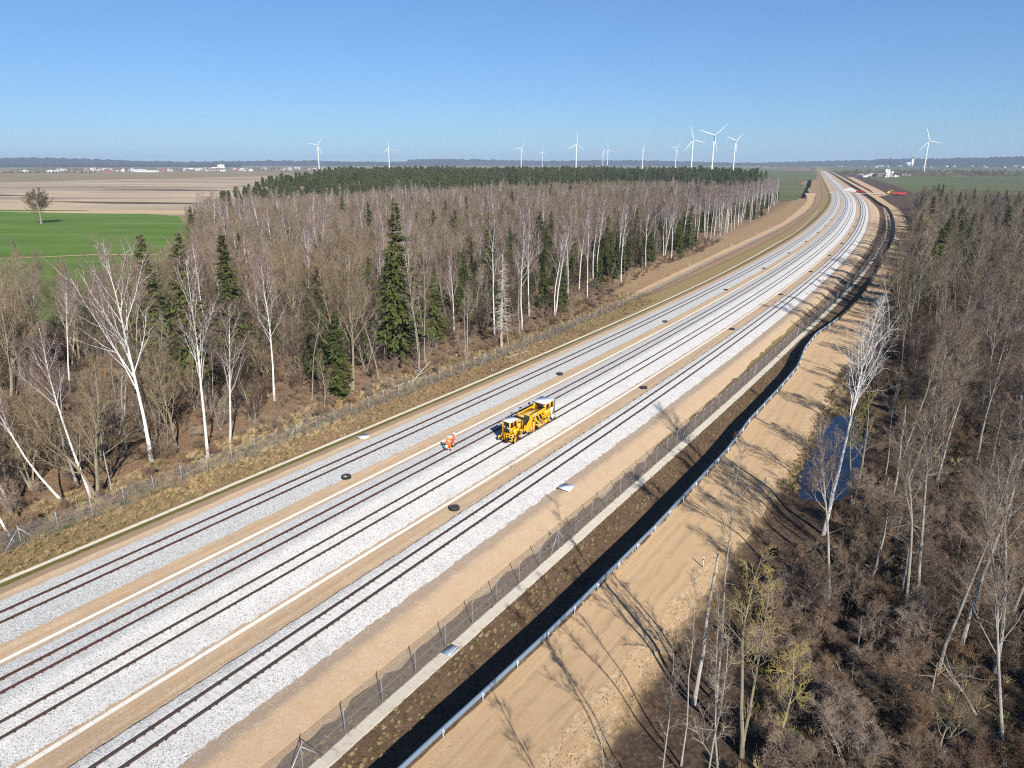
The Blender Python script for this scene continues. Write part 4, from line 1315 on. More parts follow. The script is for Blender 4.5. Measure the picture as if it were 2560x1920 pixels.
# ------------------------------------------------------------------ trees: growth in vectorised levels
def unit(v): return v / (np.linalg.norm(v, axis=-1, keepdims=True) + 1e-9)
def grow(p0, d0, L, n, trop, wob, g):
    """M limbs of n points each"""
    M = len(p0)
    P = np.zeros((M, n, 3)); P[:, 0] = p0
    d = unit(d0)
    st = (L / (n - 1))[:, None]
    for k in range(1, n):
        d = unit(d + np.array([0, 0, 1.0]) * trop / n + g.normal(0, wob, (M, 3)))
        P[:, k] = P[:, k - 1] + d * st
    return P
def children(P, Rr, k, t0, t1, ang, angs, g, flat=0.0):
    """k child starts on every limb: position, direction, parent radius there, position along parent"""
    M, n, _ = P.shape
    idx = np.repeat(np.arange(M), k)
    t = np.tile((np.arange(k) + .5) / k, M) * (t1 - t0) + t0 + g.uniform(-.5, .5, M * k) * (t1 - t0) / k
    f = np.clip(t, 0, .999) * (n - 1)
    i = f.astype(int); fr = (f - i)[:, None]
    pos = P[idx, i] * (1 - fr) + P[idx, i + 1] * fr
    dr = unit(P[idx, i + 1] - P[idx, i])
    rad = Rr[idx, i] * (1 - fr[:, 0]) + Rr[idx, i + 1] * fr[:, 0]
    az_ = np.tile(np.arange(k) * 2.4, M) + np.repeat(g.uniform(0, 6.28, M), k) + g.normal(0, .5, M * k)
    ref = np.where(np.abs(dr[:, 2:3]) < .85, np.array([[0, 0, 1.0]]), np.array([[1.0, 0, 0]]))
    A = unit(np.cross(dr, ref)); B = np.cross(dr, A)
    side = A * np.cos(az_)[:, None] + B * np.sin(az_)[:, None]
    a = np.clip(g.normal(ang, angs, M * k), .1, 1.7)[:, None]
    return pos, unit(dr * np.cos(a) + side * np.sin(a)), rad, t, idx
def taper(r0, n, r1f=.25): return r0[:, None] * (1 - np.linspace(0, 1, n)[None] * (1 - r1f))
def tubes(P, Rr, sides):
    M, n, _ = P.shape
    if M == 0: return np.zeros((0, 3)), np.zeros((0, 4), int)
    T = np.gradient(P, axis=1) if n > 2 else np.repeat((P[:, 1:] - P[:, :1]), 2, 1)
    T = unit(T)
    ov = unit(P[:, -1] - P[:, 0])
    ref = np.where(np.abs(ov[:, 0:1]) < .7, np.array([[1.0, 0, 0]]), np.array([[0, 1.0, 0]]))[:, None]
    A = unit(np.cross(T, np.broadcast_to(ref, T.shape))); B = np.cross(T, A)
    ang = np.arange(sides) * 2 * math.pi / sides
    V = P[:, :, None] + Rr[:, :, None, None] * (A[:, :, None] * np.cos(ang)[None, None, :, None] + B[:, :, None] * np.sin(ang)[None, None, :, None])
    m, k, jx = np.meshgrid(np.arange(M), np.arange(n - 1), np.arange(sides), indexing='ij')
    a = (m * n + k) * sides
    j2 = (jx + 1) % sides
    F = np.stack([a + j2, a + jx, a + sides + jx, a + sides + j2], -1).reshape(-1, 4)
    return V.reshape(-1, 3), F
class Geo:
    def __init__(self): self.V, self.F, self.m, self.n = [], [], [], 0
    def add(self, V, F, mi=0):
        self.V.append(V); self.F.append(F + self.n); self.m.append(np.full(len(F), mi)); self.n += len(V)
    def mesh(self, name, mats, smooth=True):
        return mesh_np(name, np.concatenate(self.V), np.concatenate(self.F), mats, np.concatenate(self.m), smooth)

MT['birch'] = mat_bark_birch()
MT['birch_limb'] = mat_bark('birch_limb_bark', (0.44, 0.40, 0.38), (0.66, 0.62, 0.59))
MT['birch_twig'] = mat_twig('birch_twigs', (0.13, 0.082, 0.078), (0.23, 0.155, 0.145))
MT['grey'] = mat_bark('grey_bark', (0.24, 0.215, 0.185), (0.47, 0.435, 0.38), (0.30, 0.27, 0.13), .35)
MT['grey_twig'] = mat_twig('grey_twigs', (0.145, 0.112, 0.084), (0.27, 0.215, 0.16))
MT['olive'] = mat_bark('lichen_bark', (0.20, 0.17, 0.12), (0.38, 0.33, 0.24), (0.33, 0.27, 0.11), .4)
MT['olive_twig'] = mat_twig('olive_twigs', (0.13, 0.095, 0.06), (0.235, 0.18, 0.115))
MT['mauve_twig'] = mat_twig('mauve_twigs', (0.13, 0.088, 0.072), (0.235, 0.168, 0.135))
MT['shade_twig'] = mat_twig('shaded_underwood_twigs', (0.055, 0.038, 0.03), (0.125, 0.085, 0.062))  # brown twigs darkened to carry the shade below the crowns
MT['lone_twig'] = mat_twig('lone_tree_twigs', (0.06, 0.045, 0.025), (0.11, 0.085, 0.045))
MT['yellow_bark'] = mat_bark('yellow_lichen_bark', (0.26, 0.21, 0.10), (0.42, 0.35, 0.16), (0.46, 0.36, 0.06), .7)
MT['yellow_twig'] = mat_twig('yellow_lichen_twigs', (0.24, 0.18, 0.06), (0.36, 0.28, 0.11))
MT['brush'] = mat_twig('brown_brush', (0.12, 0.084, 0.06), (0.25, 0.185, 0.13))
MT['brush2'] = mat_twig('mauve_brush', (0.165, 0.122, 0.094), (0.31, 0.24, 0.185))
MT['brush3'] = mat_twig('russet_brush', (0.16, 0.10, 0.065), (0.29, 0.20, 0.135))
MT['spruce_bark'] = mat_bark('spruce_bark', (0.17, 0.125, 0.10), (0.30, 0.25, 0.215))
MT['spruce'] = mat_needle('spruce_needles', (0.024, 0.038, 0.009), (0.105, 0.125, 0.028))
MT['pine_bark'] = mat_bark('pine_bark', (0.20, 0.11, 0.06), (0.34, 0.2, 0.11))
MT['pine'] = mat_needle('pine_needles', (0.038, 0.052, 0.016), (0.125, 0.142, 0.05))
MT['dead'] = mat_bark('dead_wood', (0.30, 0.265, 0.23), (0.50, 0.455, 0.40))
MT['dry'] = mat_twig('dry_grass', (0.24, 0.17, 0.08), (0.40, 0.31, 0.17))
MT['tuft'] = mat_twig('green_tuft', (0.055, 0.07, 0.02), (0.15, 0.14, 0.05))

def bare_tree(seed, H, r0, mats, f0=.4, n1=15, a1=.6, l1=.32, n2=6, n3=5, n4=0, stems=1, spread=.12, wob=.05, trop1=.5, tw=.012, top=1.0, droop=0.0, l2=.45, l3=.5, bend=.02, lowlimbs=0):
    g = np.random.default_rng(seed)
    trunk, crown = Geo(), Geo()
    ns = 9
    p0 = np.zeros((stems, 3))
    if stems > 1: p0[:, :2] = g.normal(0, .12, (stems, 2))
    az_ = np.arange(stems) * 2.4 + g.uniform(0, 6)
    d0 = np.stack([np.cos(az_) * spread * (stems > 1), np.sin(az_) * spread * (stems > 1), np.ones(stems)], -1) + g.normal(0, bend, (stems, 3)) * [1, 1, 0]
    L = H * np.array([1.0] + list(g.uniform(.72, .98, stems - 1)))
    P0 = grow(p0, d0, L, ns, .15, bend, g)
    R0 = taper(np.full(stems, r0) * np.array([1.0] + [.8] * (stems - 1)), ns, .12 if top == 1.0 else .45)
    R0[:, 0] *= 1.25
    trunk.add(*tubes(P0, R0, 8), 0)
    if n1:
        pos, d, rad, t, idx = children(P0, R0, n1, f0, top * .97, a1, .14, g)
        rel = (t - f0) / (1 - f0)
        L1 = H * l1 * (1.05 - .75 * rel) * g.uniform(.65, 1.15, len(t))
        P1 = grow(pos, d, L1, 6, trop1, wob, g)
        R1 = taper(np.minimum(rad * .55, r0 * .42), 6, .2)
        trunk.add(*tubes(P1, R1, 5), 1)
        if lowlimbs:
            q, d, rad, t, idx = children(P0, R0, lowlimbs, .12, f0, 1.2, .2, g)
            Pl = grow(q, d, H * .08 * g.uniform(.4, 1.2, len(t)), 4, .1, .12, g)
            crown.add(*tubes(Pl, taper(np.full(len(t), .02), 4), 3), 0)
        src = [(P1, R1)]
        if n2:
            pos, d, rad, t, idx = children(P1, R1, n2, .25, 1.0, .55, .2, g)
            L2 = L1[idx] * l2 * (1.15 - .5 * t) * g.uniform(.6, 1.2, len(t))
            P2 = grow(pos, d, L2, 4, trop1 * .6 - droop * .3, wob * 1.4, g)
            R2 = taper(np.clip(rad * .55, tw * 1.5, .05), 4, .35)
            crown.add(*tubes(P2, R2, 4 if tw < .02 else 3), 0)
            src.append((P2, R2))
            # the trunk tip breaks into fine branches as well
            if n3:
                pos, d, rad, t, idx = children(P2, R2, n3, .2, 1.0, .6, .25, g)
                L3 = np.clip(L2[idx] * l3 * g.uniform(.6, 1.3, len(t)), .35, 2.2)
                P3 = grow(pos, d, L3, 3, .25 - droop, .10, g)
                crown.add(*tubes(P3, taper(np.full(len(t), tw), 3, .45), 3), 1)
                if n4:
                    pos, d, rad, t, idx = children(P3, taper(np.full(len(t), tw), 3), n4, .15, 1.0, .6, .25, g)
                    P4 = grow(pos, d, L3[idx] * .6 * g.uniform(.6, 1.3, len(t)), 2, .2 - droop, .1, g)
                    crown.add(*tubes(P4, taper(np.full(len(t), tw * .8), 2, .5), 3), 1)
    tm = trunk.mesh('trunk', [MT[mats[0]], MT[mats[1]]])
    cm = crown.mesh('crown', [MT[mats[1]], MT[mats[2]]], False) if crown.n else None
    return tm, cm

def spruce(seed, H, r0=.22, clear=.12, width=.17, dens=1.0):
    g = np.random.default_rng(seed)
    trunk, crown = Geo(), Geo()
    P0 = grow(np.zeros((1, 3)), np.array([[0, 0, 1.0]]), np.array([H]), 8, .2, .008, g)
    R0 = taper(np.array([r0]), 8, .05)
    trunk.add(*tubes(P0, R0, 8), 0)
    zs = []
    z = clear * H
    while z < H * .985:
        zs.append(z)
        z += H * .0145 / dens * g.uniform(.8, 1.2)
    zs = np.array(zs)
    rel = (zs - clear * H) / (H * (1 - clear))
    nb = 7
    zz = np.repeat(zs, nb) + g.uniform(-.12, .12, len(zs) * nb)
    rr = np.repeat(rel, nb)
    az_ = g.uniform(0, 6.28, len(zz))
    env = (1 - rr) ** .85 * np.minimum(1, .55 + rr * 4)
    # uneven outline: some sectors and layers are thin
    lob = 1 + .28 * np.sin(az_ * 2 + zz * .9 + seed) + .18 * np.sin(az_ * 5 - zz * 2.3)
    L = H * width * env * lob * g.uniform(.55, 1.12, len(zz)) + .25
    f = zz / H * 7
    i = np.clip(f.astype(int), 0, 6); fr = (f - i)[:, None]
    pos = P0[0, i] * (1 - fr) + P0[0, np.minimum(i + 1, 7)] * fr
    el_ = np.where(rr > .8, .5, .05) - .28 * (1 - rr)
    d = np.stack([np.cos(az_), np.sin(az_), el_], -1)
    P1 = grow(pos, d, L, 4, .12, .05, g)
    P1[:, 2:, 2] -= (L * .10)[:, None]
    trunk.add(*tubes(P1, taper(np.clip(L * .012, .012, .04), 4, .3), 3), 0)
    k = 15
    pos, d, rad, t, idx = children(P1, np.ones((len(L), 4)) * .02, k, .12, 1.0, .75, .25, g)
    M = len(t)
    d[:, 2] = d[:, 2] * .35 - g.uniform(.05, .5, M)
    d = unit(d)
    ln = (.28 + .16 * L[idx]) * g.uniform(.6, 1.3, M) * (1.15 - .45 * t)
    ln = np.clip(ln, .22, 1.0)
    side = unit(np.cross(d, np.array([0, 0, 1.0]) + g.normal(0, .25, (M, 3))))
    w = (ln * .24 * g.uniform(.7, 1.3, M))[:, None]
    a = pos - d * ln[:, None] * .1
    b = pos + d * ln[:, None] * .45 + side * w
    c = pos + d * ln[:, None] + np.array([0, 0, -.1]) * ln[:, None]
    e = pos + d * ln[:, None] * .45 - side * w
    V = np.stack([a, b, c, e], 1).reshape(-1, 3)
    crown.add(V, np.arange(M * 4).reshape(-1, 4), 0)
    return trunk.mesh('trunk', [MT['spruce_bark']]), crown.mesh('crown', [MT['spruce']], False)

def pine(seed, H, r0=.2, base=.45, spread=.16):
    g = np.random.default_rng(seed)
    trunk, crown = Geo(), Geo()
    P0 = grow(np.zeros((1, 3)), np.array([[0, 0, 1.0]]), np.array([H * .96]), 8, .2, .02, g)
    R0 = taper(np.array([r0]), 8, .2)
    trunk.add(*tubes(P0, R0, 6), 0)
    pos, d, rad, t, idx = children(P0, R0, 46, base, .99, 1.15, .2, g)
    rel = (t - base) / (1 - base)
    L = H * spread * (1.05 - .7 * rel ** 1.5) * np.minimum(1, .55 + rel * 2) * g.uniform(.5, 1.15, len(t))
    P1 = grow(pos, d, L, 4, .35, .09, g)
    trunk.add(*tubes(P1, taper(np.full(len(t), .05), 4, .3), 4), 0)
    pos, d, rad, t, idx = children(P1, np.ones((len(t), 4)) * .03, 9, .35, 1.05, .8, .3, g)
    M0 = len(t)
    kk = 6
    pos = np.repeat(pos, kk, 0) + g.normal(0, .32, (M0 * kk, 3)) * [1, 1, .6]
    d = unit(g.normal(0, 1, (M0 * kk, 3)) * [1, 1, .6] + [0, 0, .45])
    M = len(pos)
    ln = g.uniform(.3, .7, M)[:, None]
    side = unit(np.cross(d, g.normal(0, 1, (M, 3)))) * ln * .32
    V = np.stack([pos - d * ln * .4, pos + side, pos + d * ln * .6, pos - side], 1).reshape(-1, 3)
    crown.add(V, np.arange(M * 4).reshape(-1, 4), 0)
    return trunk.mesh('trunk', [MT['pine_bark']]), crown.mesh('crown', [MT['pine']], False)

B3 = ('birch', 'birch_limb', 'birch_twig'); G3 = ('grey', 'grey', 'grey_twig'); O3 = ('olive', 'olive', 'olive_twig'); Y3 = ('yellow_bark', 'yellow_bark', 'yellow_twig')
M3 = ('grey', 'grey', 'mauve_twig')
PROTO = {
    'birch': [bare_tree(10 + i, 23 + (i % 3), .17, B3, f0=[.42, .5, .36, .55, .46, .4][i], n1=[17, 15, 19, 13, 16, 18][i], a1=.5, l1=[.27, .25, .3, .2, .26, .28][i], n2=7, n3=7, n4=3, wob=.06, trop1=.55, tw=.012, droop=.25, bend=.035) for i in range(6)],
    'grey': [bare_tree(30 + i, 20 + (i % 3), .16, [G3, M3][i % 2], f0=[.5, .42, .55, .46, .38, .52][i], n1=[16, 18, 14, 17, 18, 15][i], a1=.5, l1=[.24, .27, .22, .25, .28, .2][i], n2=7, n3=7, n4=3, wob=.08, trop1=.6, tw=.0125, bend=.05, lowlimbs=10) for i in range(6)],
    'broad': [bare_tree(50 + i, 16 + i, .2, O3, f0=.25, n1=14, a1=.62, l1=.36, n2=8, n3=7, n4=3, stems=[1, 3, 2, 3][i], spread=.28, wob=.09, trop1=.6, tw=.0125, bend=.06) for i in range(4)],
    'thicket': [bare_tree(210 + i, [9, 11, 8, 12, 10][i], .075, [('olive', 'olive', 'shade_twig'), ('grey', 'grey', 'shade_twig'), ('grey', 'shade_twig', 'shade_twig'), G3, ('grey', 'shade_twig', 'shade_twig')][i], f0=.15, n1=10, a1=.6, l1=.34, n2=7, n3=6, n4=2, stems=[4, 3, 5, 3, 4][i], spread=.3, wob=.1, trop1=.5, tw=.012, bend=.07) for i in range(5)],
    'pole': [bare_tree(70 + i, 15 + i, .085, G3, f0=.5, n1=10, a1=.5, l1=.15, n2=6, n3=5, n4=1, wob=.09, trop1=.4, tw=.011, bend=.05, lowlimbs=8) for i in range(5)],
    'fbirch': [bare_tree(310 + i, 23, .16, B3, f0=.42, n1=15, a1=.5, l1=.25, n2=6, n3=6, wob=.06, trop1=.55, tw=.03, droop=.2, bend=.03) for i in range(3)],
    'fgrey': [bare_tree(330 + i, 19, .15, [G3, M3, O3][i], f0=.35, n1=16, a1=.55, l1=.3, n2=7, n3=6, wob=.08, trop1=.6, tw=.032, bend=.05) for i in range(3)],
    'fbroad': [bare_tree(350 + i, 15, .16, [O3, M3, O3][i], f0=.22, n1=13, a1=.6, l1=.38, n2=7, n3=6, stems=2, spread=.25, wob=.09, trop1=.6, tw=.034, bend=.06) for i in range(3)],
    'spruce': [spruce(90, 26, .26, .14, .20), spruce(91, 20, .18, .04, .20), spruce(92, 22, .2, .12, .18), spruce(93, 15, .14, .03, .22)],
    'pine': [pine(100, 18), pine(101, 20, .2, .5, .15), pine(102, 17, .2, .38, .18)],
    'shrub': [bare_tree(120 + i, [3.2, 2.4, 4.0, 2.8, 3.4, 2.2][i], .024, (b, b, b), f0=.12, n1=7, a1=.6, l1=.5, n2=6, n3=6, n4=[0, 2, 0, 2, 0, 2][i], stems=[5, 6, 4, 6, 5, 6][i], spread=.55, wob=.2, trop1=.4, tw=.009, bend=.16) for i, b in enumerate(['brush', 'brush2', 'brush2', 'brush3', 'brush', 'brush3'])],
    'snag': [bare_tree(140, 12, .15, ('dead', 'dead', 'dead'), f0=.5, n1=5, a1=.9, l1=.06, n2=2, n3=0, top=1.0001, bend=.05), bare_tree(141, 7, .12, ('grey', 'dead', 'dead'), f0=.4, n1=3, a1=.8, l1=.1, n2=2, n3=0, top=1.0001, bend=.06)],
    'yellow': [bare_tree(150, 14.5, .15, ('olive', 'olive', 'yellow_twig'), f0=.42, n1=13, a1=.75, l1=.23, n2=6, n3=5, n4=1, wob=.13, trop1=.5, tw=.012, bend=.05, stems=2, spread=.05), bare_tree(151, 9.5, .11, ('olive', 'yellow_bark', 'yellow_twig'), f0=.35, n1=13, a1=.95, l1=.28, n2=6, n3=6, n4=1, wob=.14, trop1=.3, tw=.011, bend=.06)],
    'rbirch': [bare_tree(160, 23.5, .19, ('birch', 'birch', 'birch_limb'), f0=.5, n1=24, a1=.48, l1=.25, n2=6, n3=5, n4=1, wob=.06, trop1=.6, tw=.012, bend=.02)],
    'wbirch': [bare_tree(171, 25, .23, ('birch', 'birch', 'birch_twig'), f0=.36, n1=15, a1=.5, l1=.5, n2=9, n3=8, n4=4, wob=.05, trop1=.65, tw=.011, droop=.2, bend=.03, l2=.4)],
    'lone': [bare_tree(190, 20, .5, ('grey', 'lone_twig', 'lone_twig'), f0=.22, n1=24, a1=.95, l1=.55, n2=10, n3=9, n4=2, wob=.09, trop1=.5, tw=.045, bend=.03)],
    'bigshrub': [bare_tree(220 + i, [5.2, 6.2, 4.6][i], .04, [('grey', 'brush2', 'brush2'), ('grey', 'brush', 'brush'), ('grey', 'grey', 'brush2')][i], f0=.15, n1=7, a1=.6, l1=.42, n2=6, n3=6, n4=2, stems=[5, 4, 6][i], spread=.4, wob=.13, trop1=.45, tw=.0095, bend=.1) for i in range(3)],
    'deadspruce': [bare_tree(180, 19, .26, ('dead', 'dead', 'dead'), f0=.2, n1=110, a1=1.45, l1=.13, n2=5, n3=3, wob=.05, trop1=-.25, tw=.010, bend=.01, top=1.0001)],
}
NAME = {'birch': 'birch_tree', 'rbirch': 'birch_tree', 'wbirch': 'birch_tree', 'grey': 'bare_tree', 'broad': 'bushy_tree', 'lone': 'bare_tree', 'pole': 'slender_tree', 'spruce': 'spruce_tree', 'pine': 'pine_tree', 'shrub': 'shrub', 'snag': 'dead_tree', 'yellow': 'bare_tree', 'deadspruce': 'dead_tree'}
def tree(kind, i, x, y, sc=1.0, rz=0.0, lean=(0, 0), label=None, group=None, z=None, sxy=1.0, cat='tree', dz=-.12):
    tm, cm = PROTO[kind][i % len(PROTO[kind])]
    if z is None: z = at_xy(x, y)[2]
    o = empty(NAME[kind], (x, y, z + dz))
    o.rotation_euler = (lean[0], lean[1], rz)
    o.scale = (sc * sxy, sc * sxy, sc)
    add('trunk', tm, o)
    if cm: add('crown', cm, o)
    tag(o, label, cat, group)
    return o

# ---- scattering of uncountable growth through geometry nodes
def joined(kind):
    c = bpy.data.collections.new('source_' + kind)
    for i, (tm, cm) in enumerate(PROTO[kind]):
        V, F, m, mats, off = [], [], [], [], 0
        for me in (tm, cm):
            if me is None: continue
            v = np.empty(len(me.vertices) * 3, np.float32); me.vertices.foreach_get('co', v)
            n = np.empty(len(me.loops), np.int32); me.loops.foreach_get('vertex_index', n)
            mi = np.empty(len(me.polygons), np.int32); me.polygons.foreach_get('material_index', mi)
            V.append(v.reshape(-1, 3)); F.append(n.reshape(-1, 4) + off); m.append(mi + len(mats)); off += len(me.vertices)
            mats += list(me.materials)
        me = mesh_np(kind + '_whole', np.concatenate(V), np.concatenate(F), mats, np.concatenate(m))
        c.objects.link(bpy.data.objects.new('%s_source_%02d' % (kind, i), me))
    return c
SRC = {}
def scatter(name, label, cat, kind, pts, scl, tilt=.06):
    if kind not in SRC: SRC[kind] = joined(kind)
    n = len(pts)
    me = bpy.data.meshes.new(name)
    me.vertices.add(n)
    me.vertices.foreach_set('co', np.asarray(pts, np.float32).ravel())
    g = np.random.default_rng(n)
    a = me.attributes.new('prot', 'FLOAT_VECTOR', 'POINT')
    a.data.foreach_set('vector', np.column_stack([g.normal(0, tilt, n), g.normal(0, tilt, n), g.uniform(0, 6.28, n)]).astype(np.float32).ravel())
    a = me.attributes.new('pscl', 'FLOAT', 'POINT'); a.data.foreach_set('value', np.asarray(scl, np.float32))
    a = me.attributes.new('pidx', 'INT', 'POINT'); a.data.foreach_set('value', g.integers(0, len(PROTO[kind]), n).astype(np.int32))
    o = add(name, me)
    tag(o, label, cat, kind='stuff')
    ng = bpy.data.node_groups.new('scatter_' + name, 'GeometryNodeTree')
    ng.interface.new_socket('Geometry', in_out='INPUT', socket_type='NodeSocketGeometry')
    ng.interface.new_socket('Geometry', in_out='OUTPUT', socket_type='NodeSocketGeometry')
    N = ng.nodes
    gi, go = N.new('NodeGroupInput'), N.new('NodeGroupOutput')
    ip = N.new('GeometryNodeInstanceOnPoints')
    ci = N.new('GeometryNodeCollectionInfo')
    ci.inputs['Collection'].default_value = SRC[kind]
    ci.inputs['Separate Children'].default_value = True
    ci.inputs['Reset Children'].default_value = True
    def na(nm, ty):
        q_ = N.new('GeometryNodeInputNamedAttribute'); q_.data_type = ty
        q_.inputs['Name'].default_value = nm
        return q_.outputs['Attribute']
    er = N.new('FunctionNodeEulerToRotation')
    ng.links.new(na('prot', 'FLOAT_VECTOR'), er.inputs[0])
    ip.inputs['Pick Instance'].default_value = True
    ng.links.new(gi.outputs[0], ip.inputs['Points'])
    ng.links.new(ci.outputs[0], ip.inputs['Instance'])
    ng.links.new(na('pidx', 'INT'), ip.inputs['Instance Index'])
    ng.links.new(er.outputs[0], ip.inputs['Rotation'])
    ng.links.new(na('pscl', 'FLOAT'), ip.inputs['Scale'])
    ng.links.new(ip.outputs[0], go.inputs[0])
    md = o.modifiers.new('scatter', 'NODES')
    md.node_group = ng
    return o

def inside(px_, py_, poly):
    P = np.asarray(poly); n = len(P)
    r_ = np.zeros(len(px_), bool)
    j_ = n - 1
    for i in range(n):
        xi, yi = P[i]; xj, yj = P[j_]
        c_ = ((yi > py_) != (yj > py_)) & (px_ < (xj - xi) * (py_ - yi) / (yj - yi + 1e-12) + xi)
        r_ ^= c_
        j_ = i
    return r_
def poisson(poly, dmin, n, g, taken=None):
    """spread points in a polygon, at least dmin apart"""
    P = np.asarray(poly)
    lo, hi = P.min(0), P.max(0)
    out = [] if taken is None else list(taken)
    k0 = len(out)
    cell = {}
    key = lambda p: (int(p[0] // dmin), int(p[1] // dmin))
    for p in out: cell.setdefault(key(p), []).append(p)
    tries = 0
    while len(out) - k0 < n and tries < 60:
        tries += 1
        C = g.uniform(lo, hi, (4000, 2))
        C = C[inside(C[:, 0], C[:, 1], P)]
        for p in C:
            k = key(p)
            ok = True
            for a in (-1, 0, 1):
                for b in (-1, 0, 1):
                    for q_ in cell.get((k[0] + a, k[1] + b), ()):
                        if (p[0] - q_[0]) ** 2 + (p[1] - q_[1]) ** 2 < dmin * dmin:
                            ok = False; break
                    if not ok: break
                if not ok: break
            if ok:
                out.append(p); cell.setdefault(k, []).append(p)
                if len(out) - k0 >= n: break
    return np.array(out[k0:])
def with_z(P, dz=-.1):
    return np.array([(p[0], p[1], at_xy(p[0], p[1])[2] + dz) for p in P])
def su_poly(pts): return [tuple(xy(a, b)) for a, b in pts]
# ------------------------------------------------------------------ left wood: single trees
g = np.random.default_rng(77)
def kxy(s31, u31):
    p = xy(s31 * K, u31 * K)
    return float(p[0]), float(p[1])
def hero(kind, i, s31, u31, sc, lab, rz=0.0, lean=(0, 0), sxy=1.0):
    x, y = kxy(s31, u31)
    taken.append((x, y))
    return tree(kind, i, x, y, sc, rz, lean, lab, None, sxy=sxy)
def hero_xy(kind, i, x, y, sc, lab, rz=0.0, lean=(0, 0), sxy=1.0):
    taken.append((x, y))
    return tree(kind, i, x, y, sc, rz, lean, lab, None, sxy=sxy)
taken = []
hero('wbirch', 0, 39.5, -74.4, 1.0, 'large white birch with wide fan of forked limbs behind the left fence', 1.1, (0, -.04))
hero('birch', 2, 43.6, -70.0, 1.0, 'white birch with curved foot right behind the left fence', 2.0, (.02, .03))
hero('birch', 4, 28.7, -70.6, .8, 'white birch leaning far left over the fence corner', .4, (0, -.42))
hero('birch', 1, 31.0, -70.9, .86, 'slim white birch leaning left beside a lichen-covered tree', 1.7, (0, -.25))
hero('broad', 1, 31.3, -70.2, 1.0, 'forked grey tree with yellow lichen near the left fence brace', .7, (0, -.06))
hero('pole', 1, 32.6, -70.0, .8, 'thin crooked tree standing beside the forked lichen tree', 0, (0, -.03))
hero('birch', 0, 22.6, -67.6, .72, 'white birch at the very left edge beside the fence', .3, (0, -.22))
hero('grey', 4, 25.0, -73.5, .95, 'grey tree at the left edge behind the leaning birch', 2.2, (0, -.05))
hero('birch', 5, 61.3, -80.4, .9, 'crooked white birch standing alone before the spruces', 2.6, (0, -.03))
hero('pole', 3, 64.4, -76.2, .85, 'slender pale twin-stemmed tree beside the dry thicket', 1.0)
hero('broad', 3, 71.2, -75.1, 1.3, 'tall many-stemmed olive tree left of the great spruce', .3, sxy=.8)
hero('spruce', 0, 84.5, -77.7, 1.14, 'tallest dark green spruce with bare lower trunk behind the fence', .5)
hero('deadspruce', 0, 103.4, -69.9, 1.0, 'dead grey spruce with broken top and bare level branches', .2)
hero('spruce', 0, 57.5, -93, 1.0, 'dense dark spruce left of the crooked birch, taller of the pair', 1.2)
hero('spruce', 2, 63.5, -92, 1.16, 'dense dark spruce right of its taller neighbour behind the crooked birch', 2.2)
hero_xy('spruce', 1, -66, 128, 1.2, 'small dark spruce between the two large white birches', .2)
hero_xy('birch', 3, -62, 141, .98, 'tall pale birch against the green field behind the small spruce', 1.4, (0, .02))
hero_xy('birch', 1, -71, 140, .8, 'slim leaning birch against the green field', 2.4, (0, .12))
hero_xy('birch', 2, -92, 126, .78, 'pale birch rising over the olive thicket before the green field', .9)
for k, (s_, u_, sc, ty) in enumerate([(76.5, -74.6, .95, 3), (82.7, -71.8, 1.2, 0), (83.6, -72.6, 1.25, 2), (85.5, -73.0, 1.25, 4), (92.5, -69.8, .9, 1), (106.5, -70.4, 1.2, 2), (111, -70.6, 1.25, 4), (90, -77, 1.3, 0)]):
    hero('pole', ty, s_, u_, sc, ['third', 'fourth', 'fifth', 'sixth', 'eighth', 'ninth', 'tenth', 'seventh'][k] + ' slender grey-barked tree counting rightward from the olive tree past the great spruce', g.uniform(0, 6), (g.normal(0, .03), g.normal(0, .04)))['group'] = 'slender grey trees right of the great spruce'

edge = [(-20, -67.9), (20, -68.2), (60, -70), (100, -70.5), (150, -72), (175, -78.5), (192, -80.5), (230, -83), (263, -82), (308, -85.5), (368, -90.5), (443, -89), (540, -94), (657, -101), (700, -102)]
edge_xy = [kxy(a, b) for a, b in edge]
wood = edge_xy + [kxy(720, -140), kxy(700, -260), (-60, 760), (-215, 515), (-160, 365), (-97, 213), (-83, 158), (-105, 142), (-150, 160), (-200, 120), (-190, 60), (-90, 5)]
def in_band(P, w0, w1):
    """keep points whose distance behind the forest edge lies in the band"""
    es, eu = np.array([e[0] for e in edge]) * K, np.array([e[1] for e in edge]) * K
    s, u = su_of(P[:, 0], P[:, 1])
    d = np.interp(s, es, eu) - u
    return (d >= w0) & (d < w1), d, s
def size_word(sc): return 'short' if sc < .72 else ('middling' if sc < .86 else 'tall')
def lean_word(ln): return ' leaning left' if ln[1] < -.045 else (' leaning right' if ln[1] > .045 else '')
def left_region(s):
    for lim, nm in ((40, 'left of the wide forked birch'), (58, 'beside the wide forked birch'), (76, 'by the crooked lone birch'), (90, 'left of the great spruce'), (112, 'right of the great spruce'), (130, 'around the dead spruce'), (170, 'just before the far track'), (215, 'where the far track starts'), (270, 'beside the near far-track bend'), (350, 'midway along the far track'), (480, 'past the middle of the track')):
        if s < lim: return nm
    return 'at the far wood end'
cand = poisson(wood, 4.2, 3400, g, taken)
ok, d_, s_ = in_band(cand, 0, 500)
cand, d_, s_ = cand[ok], d_[ok], s_[ok]
dist = np.hypot(cand[:, 0], cand[:, 1])
near_spr = ((s_ > 75) & (s_ < 330) & (d_ > 4) & (d_ < 50))
r = g.random(len(cand))
kinds = np.where(r < .36, 'grey', np.where(r < .52, 'birch', np.where(r < .88, 'broad', 'pole'))).astype(object)
